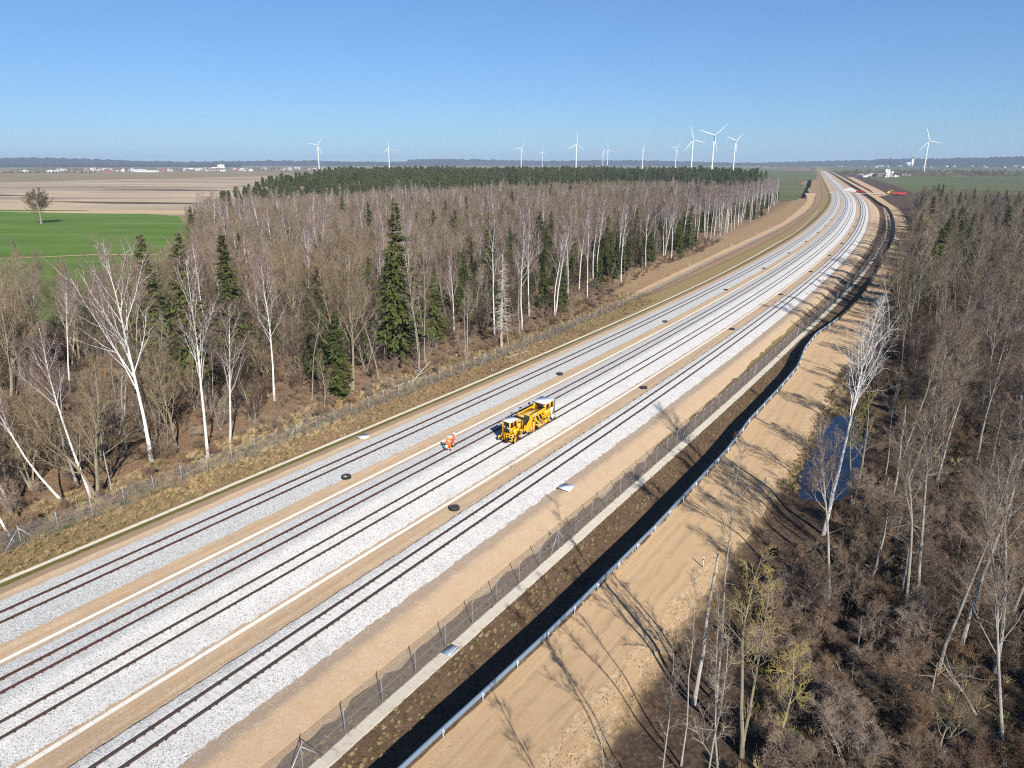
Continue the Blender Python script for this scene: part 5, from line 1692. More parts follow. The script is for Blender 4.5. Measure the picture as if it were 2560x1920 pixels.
# white birches line the edge farther along; olive trees fill the left part of the wood; spruces stand in the interior
kinds[(s_ > 120) & (d_ < 13) & (r < .8)] = 'birch'
kinds[(s_ < 130) & (d_ > 10) & (r > .30) & (r < .80)] = 'broad'
kinds[(s_ < 130) & (d_ > 10) & (r < .06)] = 'birch'
r2 = g.random(len(cand))
kinds[near_spr & (r2 < np.where(d_ < 28, .50, .26))] = 'spruce'
kinds[(s_ > 330) & (d_ < 40) & (r2 < .16)] = 'spruce'
kinds[(s_ > 60) & (d_ > 10) & (r2 > .965)] = 'spruce'
WHAT = {'birch': 'white-barked birch', 'grey': 'bare grey tree', 'broad': 'bushy olive-brown tree', 'pole': 'thin young tree', 'spruce': 'dark spruce'}
cap = {'birch': 180, 'grey': 150, 'broad': 130, 'pole': 70, 'spruce': 210}
rest = {k: [] for k in cap}
for i in np.argsort(dist):
    k = kinds[i]
    x, y = cand[i]
    sc = g.uniform(.74, 1.12)
    if k in ('birch', 'grey') and d_[i] > 12: sc *= .74 if s_[i] < 150 else .86
    if k == 'broad': sc *= g.uniform(.62, .95) * (.85 if s_[i] < 130 else 1)
    if s_[i] < 115 and d_[i] > 42 and k in ('broad', 'grey'): sc = g.uniform(.95, 1.2) if k == 'broad' else g.uniform(.8, 1.0)
    if k == 'spruce': sc = g.uniform(.38, .8)
    if d_[i] > 22 and k != 'spruce' and not (s_[i] < 115 and d_[i] > 42): sc *= (.86 if dist[i] > 420 else .88) * (1 + .16 * math.sin(x * .045 + 2 * math.sin(y * .02)) + .10 * math.sin(y * .07 - x * .03))
    if d_[i] < 6 and k != 'spruce': sc *= g.uniform(.6, 1.0)
    if s_[i] > 130 and d_[i] < 14 and k == 'birch': sc = g.uniform(.9, 1.12)
    if cap[k] > 0:
        cap[k] -= 1
        ln = (g.normal(0, .04), g.normal(0, .04))
        rank = 'in front rank' if d_[i] < 9 else ('in second rank' if d_[i] < 24 else 'deep in left wood')
        lab = f'{size_word(sc)} {WHAT[k]}{lean_word(ln)} {rank} {left_region(s_[i])}'
        if len(lab.split()) > 16: lab = lab.split(' ', 1)[1]
        tree(k, int(g.integers(0, 6)), x, y, sc, g.uniform(-.4, .4) if abs(ln[1]) > .045 else g.uniform(0, 6.28), ln, lab, lab + ', left wood')
    else:
        rest[k].append((x, y, sc))
for k, k2, nm, lab in (('birch', 'fbirch', 'birch_wood', 'far pale birches massed in the left wood'), ('grey', 'fgrey', 'deciduous_wood', 'far bare brown treetops massed in the left wood'), ('broad', 'fbroad', 'deciduous_wood', 'far olive-brown crowns massed in the left wood'), ('pole', 'pole', 'young_wood', 'far thin young trees massed in the left wood'), ('spruce', 'spruce', 'spruce_wood', 'far dark spruces scattered in the left wood')):
    if rest[k]:
        A = np.array(rest[k])
        scatter(nm, lab, 'wood', k2, with_z(A[:, :2]), A[:, 2], .04)
# thickets of young growth filling the wood below the crowns
A = poisson(wood, 3.5, 5000, g)
ok, d_, s_ = in_band(A, 5, 75)
A, d_, s_ = A[ok & (s_ < 330)], d_[ok & (s_ < 330)], s_[ok & (s_ < 330)]
scatter('thicket', 'tangled brown and olive thicket filling the left wood between its trunks', 'thicket', 'thicket', with_z(A), g.uniform(.45, 1.0, len(A)) * np.interp(d_, [5, 12], [.55, 1]), .06)
A = poisson(wood, 5.2, 4200, g)
ok, d_, s_ = in_band(A, 30, 500)
A = A[ok & ((s_ > 250) | (d_ > 70))]
scatter('deciduous_wood', 'dense brown underwood filling the farther left wood', 'wood', 'fbroad', with_z(A), g.uniform(.6, .95, len(A)), .05)

# pine belt behind the wood
pine_poly = [(-212, 512), (-150, 600), (-20, 800), (60, 950), (150, 1020), (290, 900), (330, 930), (420, 1300), (320, 1650), (-380, 1650), (-290, 930), (-256, 700)]
pc = poisson(pine_poly, 7.0, 3600, g)
pd = np.hypot(pc[:, 0], pc[:, 1])
o_ = np.argsort(pd)
for i in o_[:90]:
    tree('pine', int(g.integers(0, 3)), pc[i, 0], pc[i, 1], g.uniform(.6, .9), g.uniform(0, 6.28), (0, 0), 'dark green pine in the front of the pine belt behind the bare wood', 'front pines of the far belt')
A = pc[o_[90:]]
za = with_z(A); za[:, 2] += np.interp(np.hypot(A[:, 0], A[:, 1]), [500, 900, 1400], [0, 3, 8])
za[:, 2] += 1.6 * np.sin(A[:, 0] * .021 + 1.7 * np.sin(A[:, 1] * .011)) - 1.0
scatter('pine_wood', 'dark green pine belt stretching behind the bare wood', 'wood', 'pine', za, g.uniform(.68, 1.15, len(A)) * np.interp(np.hypot(A[:, 0], A[:, 1]), [560, 950], [.8, 1.05]), .03)

# ------------------------------------------------------------------ right wood
taken = []
hero('rbirch', 0, 63.3, -7.9, 1.0, 'tall bright white birch beside the pond, leaning right', .6, (-.02, .10))
hero('snag', 0, 36.5, -10.45, 1.0, 'broken grey snag at the edge of the dirt road', .5, (0, .06))
hero('pole', 4, 37.3, -9.28, 1.0, 'slim grey tree with forked top beside the broken snag', 1.0, (0, .04))
hero('yellow', 0, 33.9, -6.64, 1.0, 'yellow-lichened twin-stemmed tree at the bottom of the picture', .7, (0, .03))
hero('yellow', 1, 35.2, -5.3, 1.0, 'low yellow-lichened tree with tangled twigs at the bottom of the picture', 2.0)
hero('grey', 3, 52.1, -5.43, .85, 'grey birch-like trunk with dark knots right of the bright birch', .6, (0, .06))
hero('snag', 1, 55.1, -3.21, 1.2, 'thin broken trunk beside the fallen logs', 0, (0, -.02))
hero('snag', 1, 53.4, -.73, .9, 'short broken stub between two grey trunks', 2, (0, .0))
hero('grey', 0, 52.6, -.38, .85, 'slender grey tree behind the short broken stub', 1, (0, .08))
hero('grey', 2, 53.9, .3, .95, 'tall grey tree with greenish foot in the right wood', 2.5, (0, .1))
hero('grey', 5, 51.5, 3.1, 1.1, 'stout pale grey tree with side branches in the right wood', .3, (0, .1))
hero('grey', 1, 50.2, 5.2, 1.0, 'pale trunk near the right picture edge', .9, (0, .12))
hero('snag', 1, 46.6, -2.7, .45, 'leaning broken stump in the brush', 1.2, (0, .3))
hero('broad', 2, 39.9, 2.5, .42, 'low spreading grey tree amid the brush at bottom right', .5)
hero('pole', 0, 75.5, -4.6, 1.0, 'straight thin trunk right of the pond', .5, (0, .02))
hero('yellow', 0, 70.5, -6.6, 1.0, 'yellowish crooked tree standing in the pond', 2.8, (0, .05))
hero('snag', 0, 72.9, -3.4, .95, 'dead grey trunk behind the pond', 1.6, (0, .12))
for k, (s_, u_) in enumerate([(74.4, -2.8), (73.5, .25), (81.3, 4.1), (86.9, 3.1), (110.4, -6.5), (114.5, 1.0), (127, 1.5), (125, -10.4), (137.7, -.5), (133.4, -2.3), (136.8, -7.0), (160, 10.4)]):
    hero(['grey', 'pole', 'snag', 'grey', 'pole'][k % 5], k, s_, u_, g.uniform(.8, 1.1), ['forked grey', 'thin straight', 'dead broken', 'bare grey', 'slim pale'][k % 5] + ' trunk among the brush ' + ['just behind the pond', 'farther behind the pond', 'far behind the pond'][k // 5], g.uniform(0, 6), (g.normal(0, .04), g.normal(.04, .05)))['group'] = 'pale trunks behind the pond'

for k, (s_, u_, kk, sc) in enumerate([(148, -11.2, 'grey', 1.02), (152, -9.8, 'broad', 1.15), (157, -11.0, 'grey', 1.08)]):
    hero(kk, k + 1, s_, u_, sc, ['nearest', 'bushiest', 'farthest'][k] + ' of three tall bare trees standing where the dirt road bends', g.uniform(0, 6))
rw = [kxy(22, -9), kxy(60, -8.2), kxy(70, -6), kxy(102, -4.5), kxy(108, -11), kxy(150, -12.5), kxy(200, -11.5), kxy(300, -11.3), kxy(400, -9.5), kxy(500, -8), kxy(560, -8), kxy(600, 10), kxy(590, 90), kxy(420, 160), kxy(230, 190), kxy(60, 130), kxy(5, 60), kxy(2, 8)]
def right_region(s):
    for lim, nm in ((62, 'near the yellow-lichened trees'), (85, 'right of the bright birch'), (112, 'beside the pond'), (150, 'just behind the pond'), (200, 'at the bend of the dirt road'), (280, 'along the shaded dirt road'), (380, 'far along the dirt road')):
        if s < lim: return nm
    return 'at the wood end'
# a close rank of taller trees stands right along the road past the bend
row = []
for s in np.arange(186, 520, 3.4):
    u = float(roadR(s)) + g.uniform(4.6, 8.5)
    p = xy(s + g.uniform(-1, 1), u)
    row.append((p[0], p[1]))
cand = np.concatenate([np.array(row), poisson(rw, 3.7, 2200, g, taken + row)])
s_, u_ = su_of(cand[:, 0], cand[:, 1])
dist = np.hypot(cand[:, 0], cand[:, 1])
isrow = np.arange(len(cand)) < len(row)
keep = isrow | ((dist > 44) & ~((s_ < 80) & (g.random(len(cand)) < .32)))
keep &= isrow | ~((s_ > 112) & (s_ < 182) & (u_ < roadR(s_) + 13) & (g.random(len(cand)) < .85))
keep &= isrow | ~((s_ >= 182) & (u_ < roadR(s_) + 4.2))
cand, s_, u_, dist, isrow = cand[keep], s_[keep], u_[keep], dist[keep], isrow[keep]
rr_ = g.random(len(cand))
kinds = np.where(rr_ < .42, 'grey', np.where(rr_ < .62, 'pole', np.where(rr_ < .76, 'broad', np.where(rr_ < .82, 'snag', np.where(rr_ < .86, 'birch', 'spruce'))))).astype(object)
kinds[(kinds == 'spruce') & (s_ < 140)] = 'pole'
kinds[(s_ > 190) & (rr_ > .80)] = 'spruce'
kinds[(kinds == 'birch') & (s_ < 135)] = 'grey'
kinds[isrow & (rr_ > .55) & (rr_ < .82)] = 'grey'
cap = {'birch': 45, 'grey': 140, 'broad': 70, 'pole': 120, 'spruce': 70, 'snag': 50}
WHATR = {'birch': 'pale birch', 'grey': 'bare grey tree', 'broad': 'bushy bare tree', 'pole': 'thin young tree', 'spruce': 'dark spruce', 'snag': 'dead broken trunk'}
rest = {k: [] for k in cap}
for i in np.argsort(dist):
    k = kinds[i]
    x, y = cand[i]
    sc = g.uniform(.75, 1.0)
    if k == 'spruce': sc = g.uniform(.55, .85)
    if isrow[i]: sc = g.uniform(.95, 1.2) if k != 'spruce' else g.uniform(.75, 1.0)
    if dist[i] < 75: sc *= g.uniform(.85, 1.05)
    if cap[k] > 0:
        cap[k] -= 1
        ln = (g.normal(0, .06), g.normal(.02, .06))
        inner = 'at road side' if u_[i] < float(roadR(s_[i])) + 9 else ('inside right wood' if u_[i] < float(roadR(s_[i])) + 26 else 'deep in right wood')
        lab = f'{size_word(sc)} {WHATR[k]}{lean_word(ln)} {inner} {right_region(s_[i])}'
        if len(lab.split()) > 16: lab = lab.split(' ', 1)[1]
        tree(k, int(g.integers(0, 6)), x, y, sc, g.uniform(-.4, .4) if abs(ln[1]) > .045 else g.uniform(0, 6.28), ln, lab, lab + ', right wood')
    else:
        rest[k].append((x, y, sc))
for k in rest:
    if rest[k]:
        A = np.array(rest[k])
        scatter('far_right_wood', 'far ' + {'birch': 'pale birches', 'grey': 'bare grey trees', 'broad': 'bushy bare trees', 'pole': 'thin young trees', 'spruce': 'dark spruces', 'snag': 'dead trunks'}[k] + ' massed in the right wood', 'wood', {'birch': 'fbirch', 'grey': 'fgrey', 'broad': 'fbroad'}.get(k, k), with_z(A[:, :2]), A[:, 2], .04)
A = poisson(rw, 4.6, 3000, g)
s_, u_ = su_of(A[:, 0], A[:, 1])
dd = np.hypot(A[:, 0], A[:, 1])
A = A[(s_ > 120) & (dd > 90) & (s_ < 520) & (u_ > roadR(s_) + np.where(s_ < 185, 7.0, 5.0))]
scatter('thicket', 'tangled brown thicket filling the farther right wood', 'thicket', 'thicket', with_z(A), g.uniform(.5, 1.15, len(A)), .06)
A = poisson(rw, 6.5, 900, g)
s_, u_ = su_of(A[:, 0], A[:, 1])
dd = np.hypot(A[:, 0], A[:, 1])
A = A[(s_ <= 120) & (dd > 52)]
scatter('thicket', 'loose brown saplings among the trunks around the pond', 'thicket', 'thicket', with_z(A), g.uniform(.3, .6, len(A)), .08)

def patch(P): return np.sin(P[:, 0] * .33 + 1.5 * np.sin(P[:, 1] * .21 + 1)) + np.sin(P[:, 1] * .29 + 1.1 * np.sin(P[:, 0] * .17)) + .5 * np.sin(P[:, 0] * .9 - P[:, 1] * .7)
# undergrowth, dry grass
A = poisson([kxy(16, -8), kxy(60, -7), kxy(72, -5), kxy(110, -4), kxy(150, -9), kxy(150, 50), kxy(40, 40), kxy(5, 20), kxy(5, 2)], 3.6, 700, g)
A = A[(np.hypot(A[:, 0], A[:, 1]) > 36) & (patch(A) > -.1)]
scatter('thicket', 'tall mauve-grey bushes standing in the brush of the right wood', 'thicket', 'bigshrub', with_z(A), g.uniform(.5, 1.05, len(A)), .1)
for k, (a, b) in enumerate([(21, -8.6), (24.5, -6.2), (27.5, -9.0), (29.5, -7.0), (31.5, -9.4)]):
    hero('pole', k, a, b, [.8, 1.0, .75, .9, .7][k], ['first', 'second', 'third', 'fourth', 'fifth'][k] + ' slim bare tree from the bottom edge along the dirt road', g.uniform(0, 6), (g.normal(0, .05), g.normal(0, .05)))
def undergrowth(name, label, poly, dmin, n, s0, s1, kind='shrub', cat='undergrowth', keepf=None):
    P = poisson(poly, dmin, n, g)
    if keepf is not None: P = P[keepf(P)]
    scatter(name, label, cat, kind, with_z(P, -.05), g.uniform(s0, s1, len(P)), .12)
undergrowth('undergrowth', 'tangled mauve-brown brush on the floor of the right wood', [kxy(14, -8), kxy(60, -8.8), kxy(70, -6.5), kxy(86, -4.6), kxy(103, -4.6), kxy(107, -11.5), kxy(150, -13), kxy(170, -12.6), kxy(170, 60), kxy(60, 60), kxy(0, 40), kxy(0, 0)], 1.9, 3600, .45, 1.25, keepf=lambda P: (np.hypot(P[:, 0], P[:, 1]) > 24) & (patch(P) + .5 * g.random(len(P)) > -.75))
undergrowth('undergrowth', 'brown brush under the farther right wood', [kxy(170, -12.4), kxy(300, -11.6), kxy(430, -9), kxy(430, 60), kxy(170, 80)], 3.2, 2200, .8, 1.4)
undergrowth('undergrowth', 'russet brush under the front of the left wood', [kxy(0, -69)] + [kxy(a, b + .8) for a, b in edge[1:10]] + [kxy(308, -105), kxy(150, -100), kxy(60, -100), kxy(0, -95)], 3.0, 1500, .4, .95)
undergrowth('undergrowth', 'young brush thicket deeper in the left wood', [kxy(0, -95), kxy(60, -100), kxy(150, -100), kxy(308, -105), kxy(300, -150), kxy(100, -140), kxy(20, -120)], 4.0, 1500, .8, 1.5)

def tuft_protos():
    out = []
    for i, (mat, h_) in enumerate((('dry', .45), ('tuft', .3), ('dry', .6), ('dry', .35))):
        gg = np.random.default_rng(200 + i)
        n = 46
        a = gg.uniform(0, 6.28, n); r_ = gg.uniform(0, .22, n)
        b = np.stack([np.cos(a) * r_, np.sin(a) * r_, np.zeros(n)], -1)
        tip = b + np.stack([np.cos(a) * gg.uniform(.05, .35, n), np.sin(a) * gg.uniform(.05, .35, n), h_ * gg.uniform(.5, 1.2, n)], -1)
        sd = np.stack([-np.sin(a), np.cos(a), np.zeros(n)], -1) * .018
        mid = b * .45 + tip * .55 + [0, 0, .06]
        V = np.stack([b - sd, b + sd, mid + sd * .8, tip], 1).reshape(-1, 3)
        out.append((mesh_np('tuft', V, np.arange(4 * n).reshape(-1, 4), [MT[mat]]), None))
    return out
PROTO['tuft'] = tuft_protos()
def su_scatter(name, label, n, su_fn, s0, s1):
    pts = []
    for _ in range(n):
        s, u = su_fn()
        pts.append(gpos(s, u))
    scatter(name, label, 'grass', 'tuft', np.array(pts), g.uniform(s0, s1, n), .1)
su_scatter('dry_grass', 'sparse dry grass tufts on the left verge', 2600, lambda: ((s := 10 + 170 * g.random() ** 1.2), float(fenceL(s)) + .5 + 5.0 * g.random()), .3, .75)
su_scatter('dry_grass', 'straw-coloured grass under the left fence and forest edge', 3600, lambda: ((s := 10 + 180 * g.random()), float(fenceL(s)) - 9 * g.random() ** 1.4), .5, 1.4)
su_scatter('dry_grass', 'weeds along the foot of the right embankment and ditch', 2000, lambda: ((s := 16 + 180 * g.random() ** 1.3), float(fenceR(s)) + (g.uniform(-.9, .1) if g.random() < .35 else g.uniform(1.05, 3.2))), .2, .5)
su_scatter('dry_grass', 'straw-coloured grass on the bank between dirt road and pond', 520, lambda: ((s := 78 + 60 * g.random()), float(roadR(s)) + .9 + 1.8 * g.random()), .4, 1.0)

A = poisson([kxy(16, -8), kxy(60, -7.5), kxy(72, -5), kxy(110, -4), kxy(150, -9), kxy(150, 50), kxy(40, 40), kxy(5, 20), kxy(5, 2)], 1.3, 3200, g)
A = A[(patch(A) < -.2) & (np.hypot(A[:, 0], A[:, 1]) > 36)]
scatter('dry_grass', 'straw-coloured grass in patches on the right wood floor', 'grass', 'tuft', with_z(A), g.uniform(.9, 2.2, len(A)), .12)
# fallen trunks and brush
def log(x0, y0, x1, y1, r_, lab, mat='dead', z0=.25, z1=.25, twigs=5):
    a, b = np.array(at_xy(x0, y0)) + [0, 0, z0], np.array(at_xy(x1, y1)) + [0, 0, z1]
    root = empty('fallen_log', tuple(a))
    L = b - a
    mid = [L * t + [0, 0, .12 * math.sin(t * 5)] for t in (0, .25, .5, .75, 1)]
    MB().tube(mid, [r_, r_ * .92, r_ * .8, r_ * .66, r_ * .45], 8).build('trunk', MT[mat], root, True)
    for k in range(twigs):
        t = .35 + .6 * k / max(1, twigs)
        q = L * t
        dr = g.normal(0, 1, 3); dr[2] = abs(dr[2])
        MB().tube([q, q + dr * .7, q + dr * 1.3 + [0, 0, .2]], [r_ * .35, r_ * .25, .012], 5).build('branch', MT[mat], root)
    tag(root, lab, 'log')
def klog(a, b, *r_, **k_):
    log(*kxy(*a), *kxy(*b), *r_, **k_)
klog((79, -3.5), (84, 3.0), .16, 'pale fallen trunk lying behind the pond', z0=.3, z1=1.6)
klog((121, -6.0), (119, 4.0), .15, 'fallen trunk far back in the right wood', z0=1.3, z1=.4)
klog((66.5, -6.0), (64.5, -.6), .13, 'pale fallen birch crown with bare branches near the bright birch', z0=.8, z1=.5, twigs=14)
klog((57.5, -5.5), (53.5, -1.6), .11, 'fallen trunk on the brush between grey trunks', z0=.5, z1=.3)
klog((57.0, -3.6), (60.2, -2.0), .14, 'short leaning log crossing the fallen trunk', z0=.2, z1=1.6, twigs=1)
klog((60.5, .2), (57.5, -2.2), .12, 'fallen trunk propped up under the right wood', z0=1.2, z1=.2, twigs=2)
for k in range(26):
    a_ = (g.uniform(27, 105), g.uniform(-6, 16))
    if math.hypot(*kxy(*a_)) < 42 or (68 < a_[0] < 104 and a_[1] < -4): continue
    th = g.uniform(0, 6.28); L_ = g.uniform(2.5, 6)
    klog(a_, (a_[0] + math.cos(th) * L_, a_[1] + math.sin(th) * L_), g.uniform(.04, .09), 'thin bare branch fallen on the brush of the right wood', ['dead', 'grey', 'birch'][k % 3], z0=g.uniform(.2, .9), z1=g.uniform(.4, 2.0), twigs=5)
for o in bpy.data.objects:
    if o.get('label') == 'thin bare branch fallen on the brush of the right wood': o['group'] = 'thin branches fallen in the right wood'
klog((96.8, -64.2), (103.4, -64.0), .1, 'thin fallen trunk lying across the left verge by the fence', 'grey', z0=.1, z1=.15, twigs=4)
klog((72.5, -70.3), (83.5, -69.3), .11, 'long pale fallen trunk behind the left fence', 'grey', z0=.2, z1=.3, twigs=10)
klog((77.5, -69.0), (85.5, -71.8), .12, 'broken trunk leaning over the brush heap behind the left fence', 'grey', z0=.1, z1=1.8, twigs=6)
klog((38.5, -67.3), (44.5, -68.6), .09, 'thin dark log lying along the left fence', 'grey', z0=.15, z1=.2, twigs=3)
def fir(s31, u31, sc, lab):
    x, y = kxy(s31, u31)
    o = tree('spruce', 3, x, y, sc, .4, (0, 0), lab)
MT_small = None
fir(103, -5.6, .28, 'small bright green young spruce behind the pond')
fir(100, -9.5, .3, 'small olive young spruce at the head of the pond')
# ------------------------------------------------------------------ far things
# lone tree in the green field
tree('lone', 0, -258.2 * K, 398.6 * K, .95, .5, (0, 0), 'lone bare round-crowned tree in the green field')

def turbine(hx, hy, hub_z, phase, yaw, label):
    d = np.array([hx, hy])
    root = empty('wind_turbine', (hx, hy, ZN), math.atan2(-hx, hy))
    H = hub_z - ZN
    MB().lathe([(2.6, 0), (2.4, H * .3), (2.0, H * .7), (1.5, H - 1.6), (0, H - 1.6)], sides=16).build('tower', MT['turbine'], root, True)
    nac = empty('nacelle'); nac.parent = root; nac.location = (0, 0, H); nac.rotation_euler = (0, 0, yaw)
    MB().box((0, 2.5, 0), (3.6, 11, 3.8), taper=(.9, .97)).build('housing', MT['turbine'], nac)
    MB().lathe([(0, 2.4), (1.2, 1.9), (1.9, .6), (1.9, -1.2), (0, -1.2)], sides=14).build('hub', MT['turbine'], nac, True, loc=(0, -4.4, 0), rot=(R(90), 0, 0))
    BL = 54.0
    zs = np.array([0, 3, 10, 26, 42, 51, BL]); ch = np.array([2.2, 2.6, 4.2, 3.0, 2.0, 1.3, .4]); th = np.array([2.2, 1.9, 1.0, .55, .35, .25, .12])
    mb = MB(); ring = []
    for z_, c_, t_ in zip(zs, ch, th):
        ring.append([(-.35 * c_, 0, z_), (0, t_ / 2, z_), (.65 * c_, 0, z_), (0, -t_ / 2, z_)])
    V = np.array(ring).reshape(-1, 3)
    i = mb.addv(V)
    for k in range(len(zs) - 1):
        for j in range(4):
            mb.f4.append([k * 4 + j, k * 4 + (j + 1) % 4, (k + 1) * 4 + (j + 1) % 4, (k + 1) * 4 + j])
    mb.f4.append([24, 25, 26, 27])
    me = mb.mesh('blade', MT['turbine'])
    for k in range(3):
        a = R(phase + 120 * k)
        add('blade', me, nac, (1.5 * math.sin(a), -4.6, 1.5 * math.cos(a)), (0, a, 0))
    tag(root, label, 'wind turbine', 'wind turbines on the horizon')
TB = [((-1030.4, 3970.2), 39, .5, 'leftmost wind turbine, standing beyond the village'), ((-757.9, 4592.7), -6, .7, 'second wind turbine from the left, alone over the pine belt'), ((59.6, 4846.3), 31, .6, 'third wind turbine from the left, left of the tiny one'), ((258.5, 6381.9), 4, .5, 'smallest wind turbine, fourth from the left'), ((323.5, 3758.2), 3, .5, 'fifth wind turbine from the left, with one blade straight up'),
      ((685.5, 5623.5), 90, 1.0, 'sixth wind turbine, left one of the overlapping pair'), ((699.1, 5448.6), -17, .8, 'seventh wind turbine, right one of the overlapping pair'), ((804.5, 4592.7), 172, 1.35, 'eighth wind turbine from the left, seen with its rotor edge-on'), ((1049.6, 4780.3), 158, .8, 'ninth wind turbine, just left of the large group'), ((740.8, 3071.0), -18, .45, 'tall wind turbine left of the tallest'), ((693.6, 2578.7), 48, .35, 'tallest wind turbine, near the railway'), ((964.9, 3240.1), 169, .75, 'wind turbine just right of the tallest'), ((1765.9, 3181.7), -19, .4, 'wind turbine alone on the right, over green fields')]
ksc = (120 - CAM_H) / 89.0
for (hx, hy), ph, yw, lab in TB:
    turbine(hx * ksc, hy * ksc, 120, ph, yw, lab)

# village houses: walls, roof, windows
wall_mats = [simple('render_white', (0.74, 0.73, 0.70), .8), simple('render_cream', (0.62, 0.55, 0.43), .8), simple('brick_red', (0.32, 0.15, 0.11), .85), simple('timber_grey', (0.36, 0.33, 0.29), .85)]
roof_mats = [simple('slate_grey', (0.20, 0.20, 0.21), .8), simple('tile_brown', (0.24, 0.12, 0.09), .8), simple('asbestos_pale', (0.55, 0.55, 0.54), .8), simple('sheet_white', (0.78, 0.79, 0.80), .5)]
def house(x, y, w, l, h, rh, rz, wm, rm, label, group, z=0.0, name='house', cat='house'):
    root = empty(name, (x, y, z), rz)
    MB().prism([(-w / 2, 0), (w / 2, 0), (w / 2, h), (0, h + rh), (-w / 2, h)], 'y', -l / 2, l / 2).build('wall', wm, root)
    o = .5
    MB().prism([(-w / 2 - o, h - o * rh / (w / 2) + .1), (0, h + rh + .1), (w / 2 + o, h - o * rh / (w / 2) + .1), (w / 2 + o, h - o * rh / (w / 2) + .4), (0, h + rh + .45), (-w / 2 - o, h - o * rh / (w / 2) + .4)], 'y', -l / 2 - o, l / 2 + o).build('roof', rm, root)
    if cat == 'house':
        MB().box((w * .2, l * .2, h + rh), (.8, .8, 1.8)).build('chimney', wall_mats[2], root)
        for q_ in (-.28, .28):
            for sx in (-1, 1):
                MB().box((sx * (w / 2 + .01), q_ * l, h * .55), (.08, 1.6, 1.5)).build('window', MT['glass'], root)
            MB().box((q_ * w, -l / 2 - .01, h * .55), (1.4, .08, 1.5)).build('window', MT['glass'], root)
    tag(root, label, cat, group)
def px_ground(px, d):
    """a spot in the direction of a picture column at ground distance d"""
    r_ = (px - 1280) / 1777.0
    fw = math.cos(R(PITCH)) + .311 * math.sin(R(PITCH))
    v = np.array([r_, fw]); v /= np.linalg.norm(v)
    return v * d
gh = np.random.default_rng(12)
vz = ZN + 1.0
for k in range(64):
    px_ = 210 + 640 * gh.random()
    d_ = gh.uniform(3300, 4300)
    x, y = px_ground(px_, d_)
    house(x, y, gh.uniform(11, 16), gh.uniform(14, 24), gh.uniform(4.5, 7), gh.uniform(4, 6), gh.uniform(0, 3.1), wall_mats[gh.integers(0, 4)], roof_mats[gh.integers(0, 3)], 'small gabled house in the far village on the left', 'houses of the left village', vz)
for k, (px_, d_, w, l, h) in enumerate([(60, 3500, 14, 22, 5), (128, 3350, 18, 40, 6), (150, 3900, 16, 45, 7), (345, 3400, 24, 70, 7), (365, 3250, 20, 95, 5), (470, 3700, 26, 60, 8), (490, 3800, 20, 50, 8), (540, 4100, 24, 60, 9), (265, 3250, 14, 30, 5)]):
    x, y = px_ground(px_, d_)
    house(x, y, w, l, h, 2.5, 1.2 + .2 * gh.normal(), wall_mats[0 if k != 8 else 2], roof_mats[3 if k not in (4, 8) else (2 if k == 4 else 1)], 'long pale shed at the edge of the left village', 'sheds of the left village', vz, 'shed', 'shed')
# grain silos
x, y = px_ground(548, 4100)
r_ = empty('grain_silo', (x, y, vz), .5)
for k in range(4): MB().lathe([(4, 0), (4, 24), (3, 26), (0, 27)], (k * 8.6 - 6, 0, 0), 14).build('silo', MT['white'], r_, True)
MB().box((-24, 0, 7), (26, 14, 14)).build('store', MT['white'], r_)
MB().box((7, 0, 29), (5, 4, 6)).build('head_house', wall_mats[3], r_)
tag(r_, 'white grain silos standing over the left village', 'silo')
# right village and church on the horizon
for k in range(24):
    px_ = gh.uniform(2060, 2560)
    x, y = px_ground(px_, gh.uniform(5200, 6500))
    house(x, y, gh.uniform(10, 16), gh.uniform(14, 40), 5, 4, gh.uniform(0, 3), wall_mats[gh.integers(0, 2)], roof_mats[gh.integers(0, 3)], 'tiny pale house far away on the right horizon', 'houses on the right horizon', ZN + 8)
x, y = px_ground(2270, 6000)
r_ = empty('church', (x, y, ZN + 8), .3)
MB().box((0, 0, 16), (22, 60, 32)).build('nave', MT['white'], r_)
MB().box((0, -36, 26), (14, 14, 52)).build('tower', MT['white'], r_)
MB().lathe([(9, 52), (0, 78)], (0, -36, 0), 8).build('spire', roof_mats[0], r_)
tag(r_, 'tiny white church with a tower on the right horizon', 'church')
# concrete plant
x, y = px_ground(2222, 2150)
r_ = empty('concrete_plant', (x, y, ZN), .4); r_.scale = (.72, .72, .72)
for k in range(2): MB().lathe([(4.5, 0), (4.5, 26), (0, 29)], (k * 11 - 6, 0, 0), 14).build('silo', MT['white'], r_, True)
MB().box((18, 0, 10), (14, 14, 20)).build('mixer_tower', MT['white'], r_)
MB().box((44, 4, 4), (26, 16, 8)).build('shed', MT['white'], r_)
MB().box((8, -2, 22), (30, 3, 3), rotm('Y', .35)).build('conveyor', wall_mats[3], r_)
tag(r_, 'white concrete plant with silos beyond the right wood', 'industrial plant')
for k, (a, b) in enumerate([(2050, 60), (2120, 90), (1980, 70), (2200, 150), (1900, 30)]):
    x, y = kxy(a, b)
    house(x, y, 12, 30, 5, 3, gh.uniform(0, 3), wall_mats[k % 4], roof_mats[(k + 2) % 4], 'low farm building near the concrete plant', 'farm buildings by the plant', ZN, 'barn', 'barn')
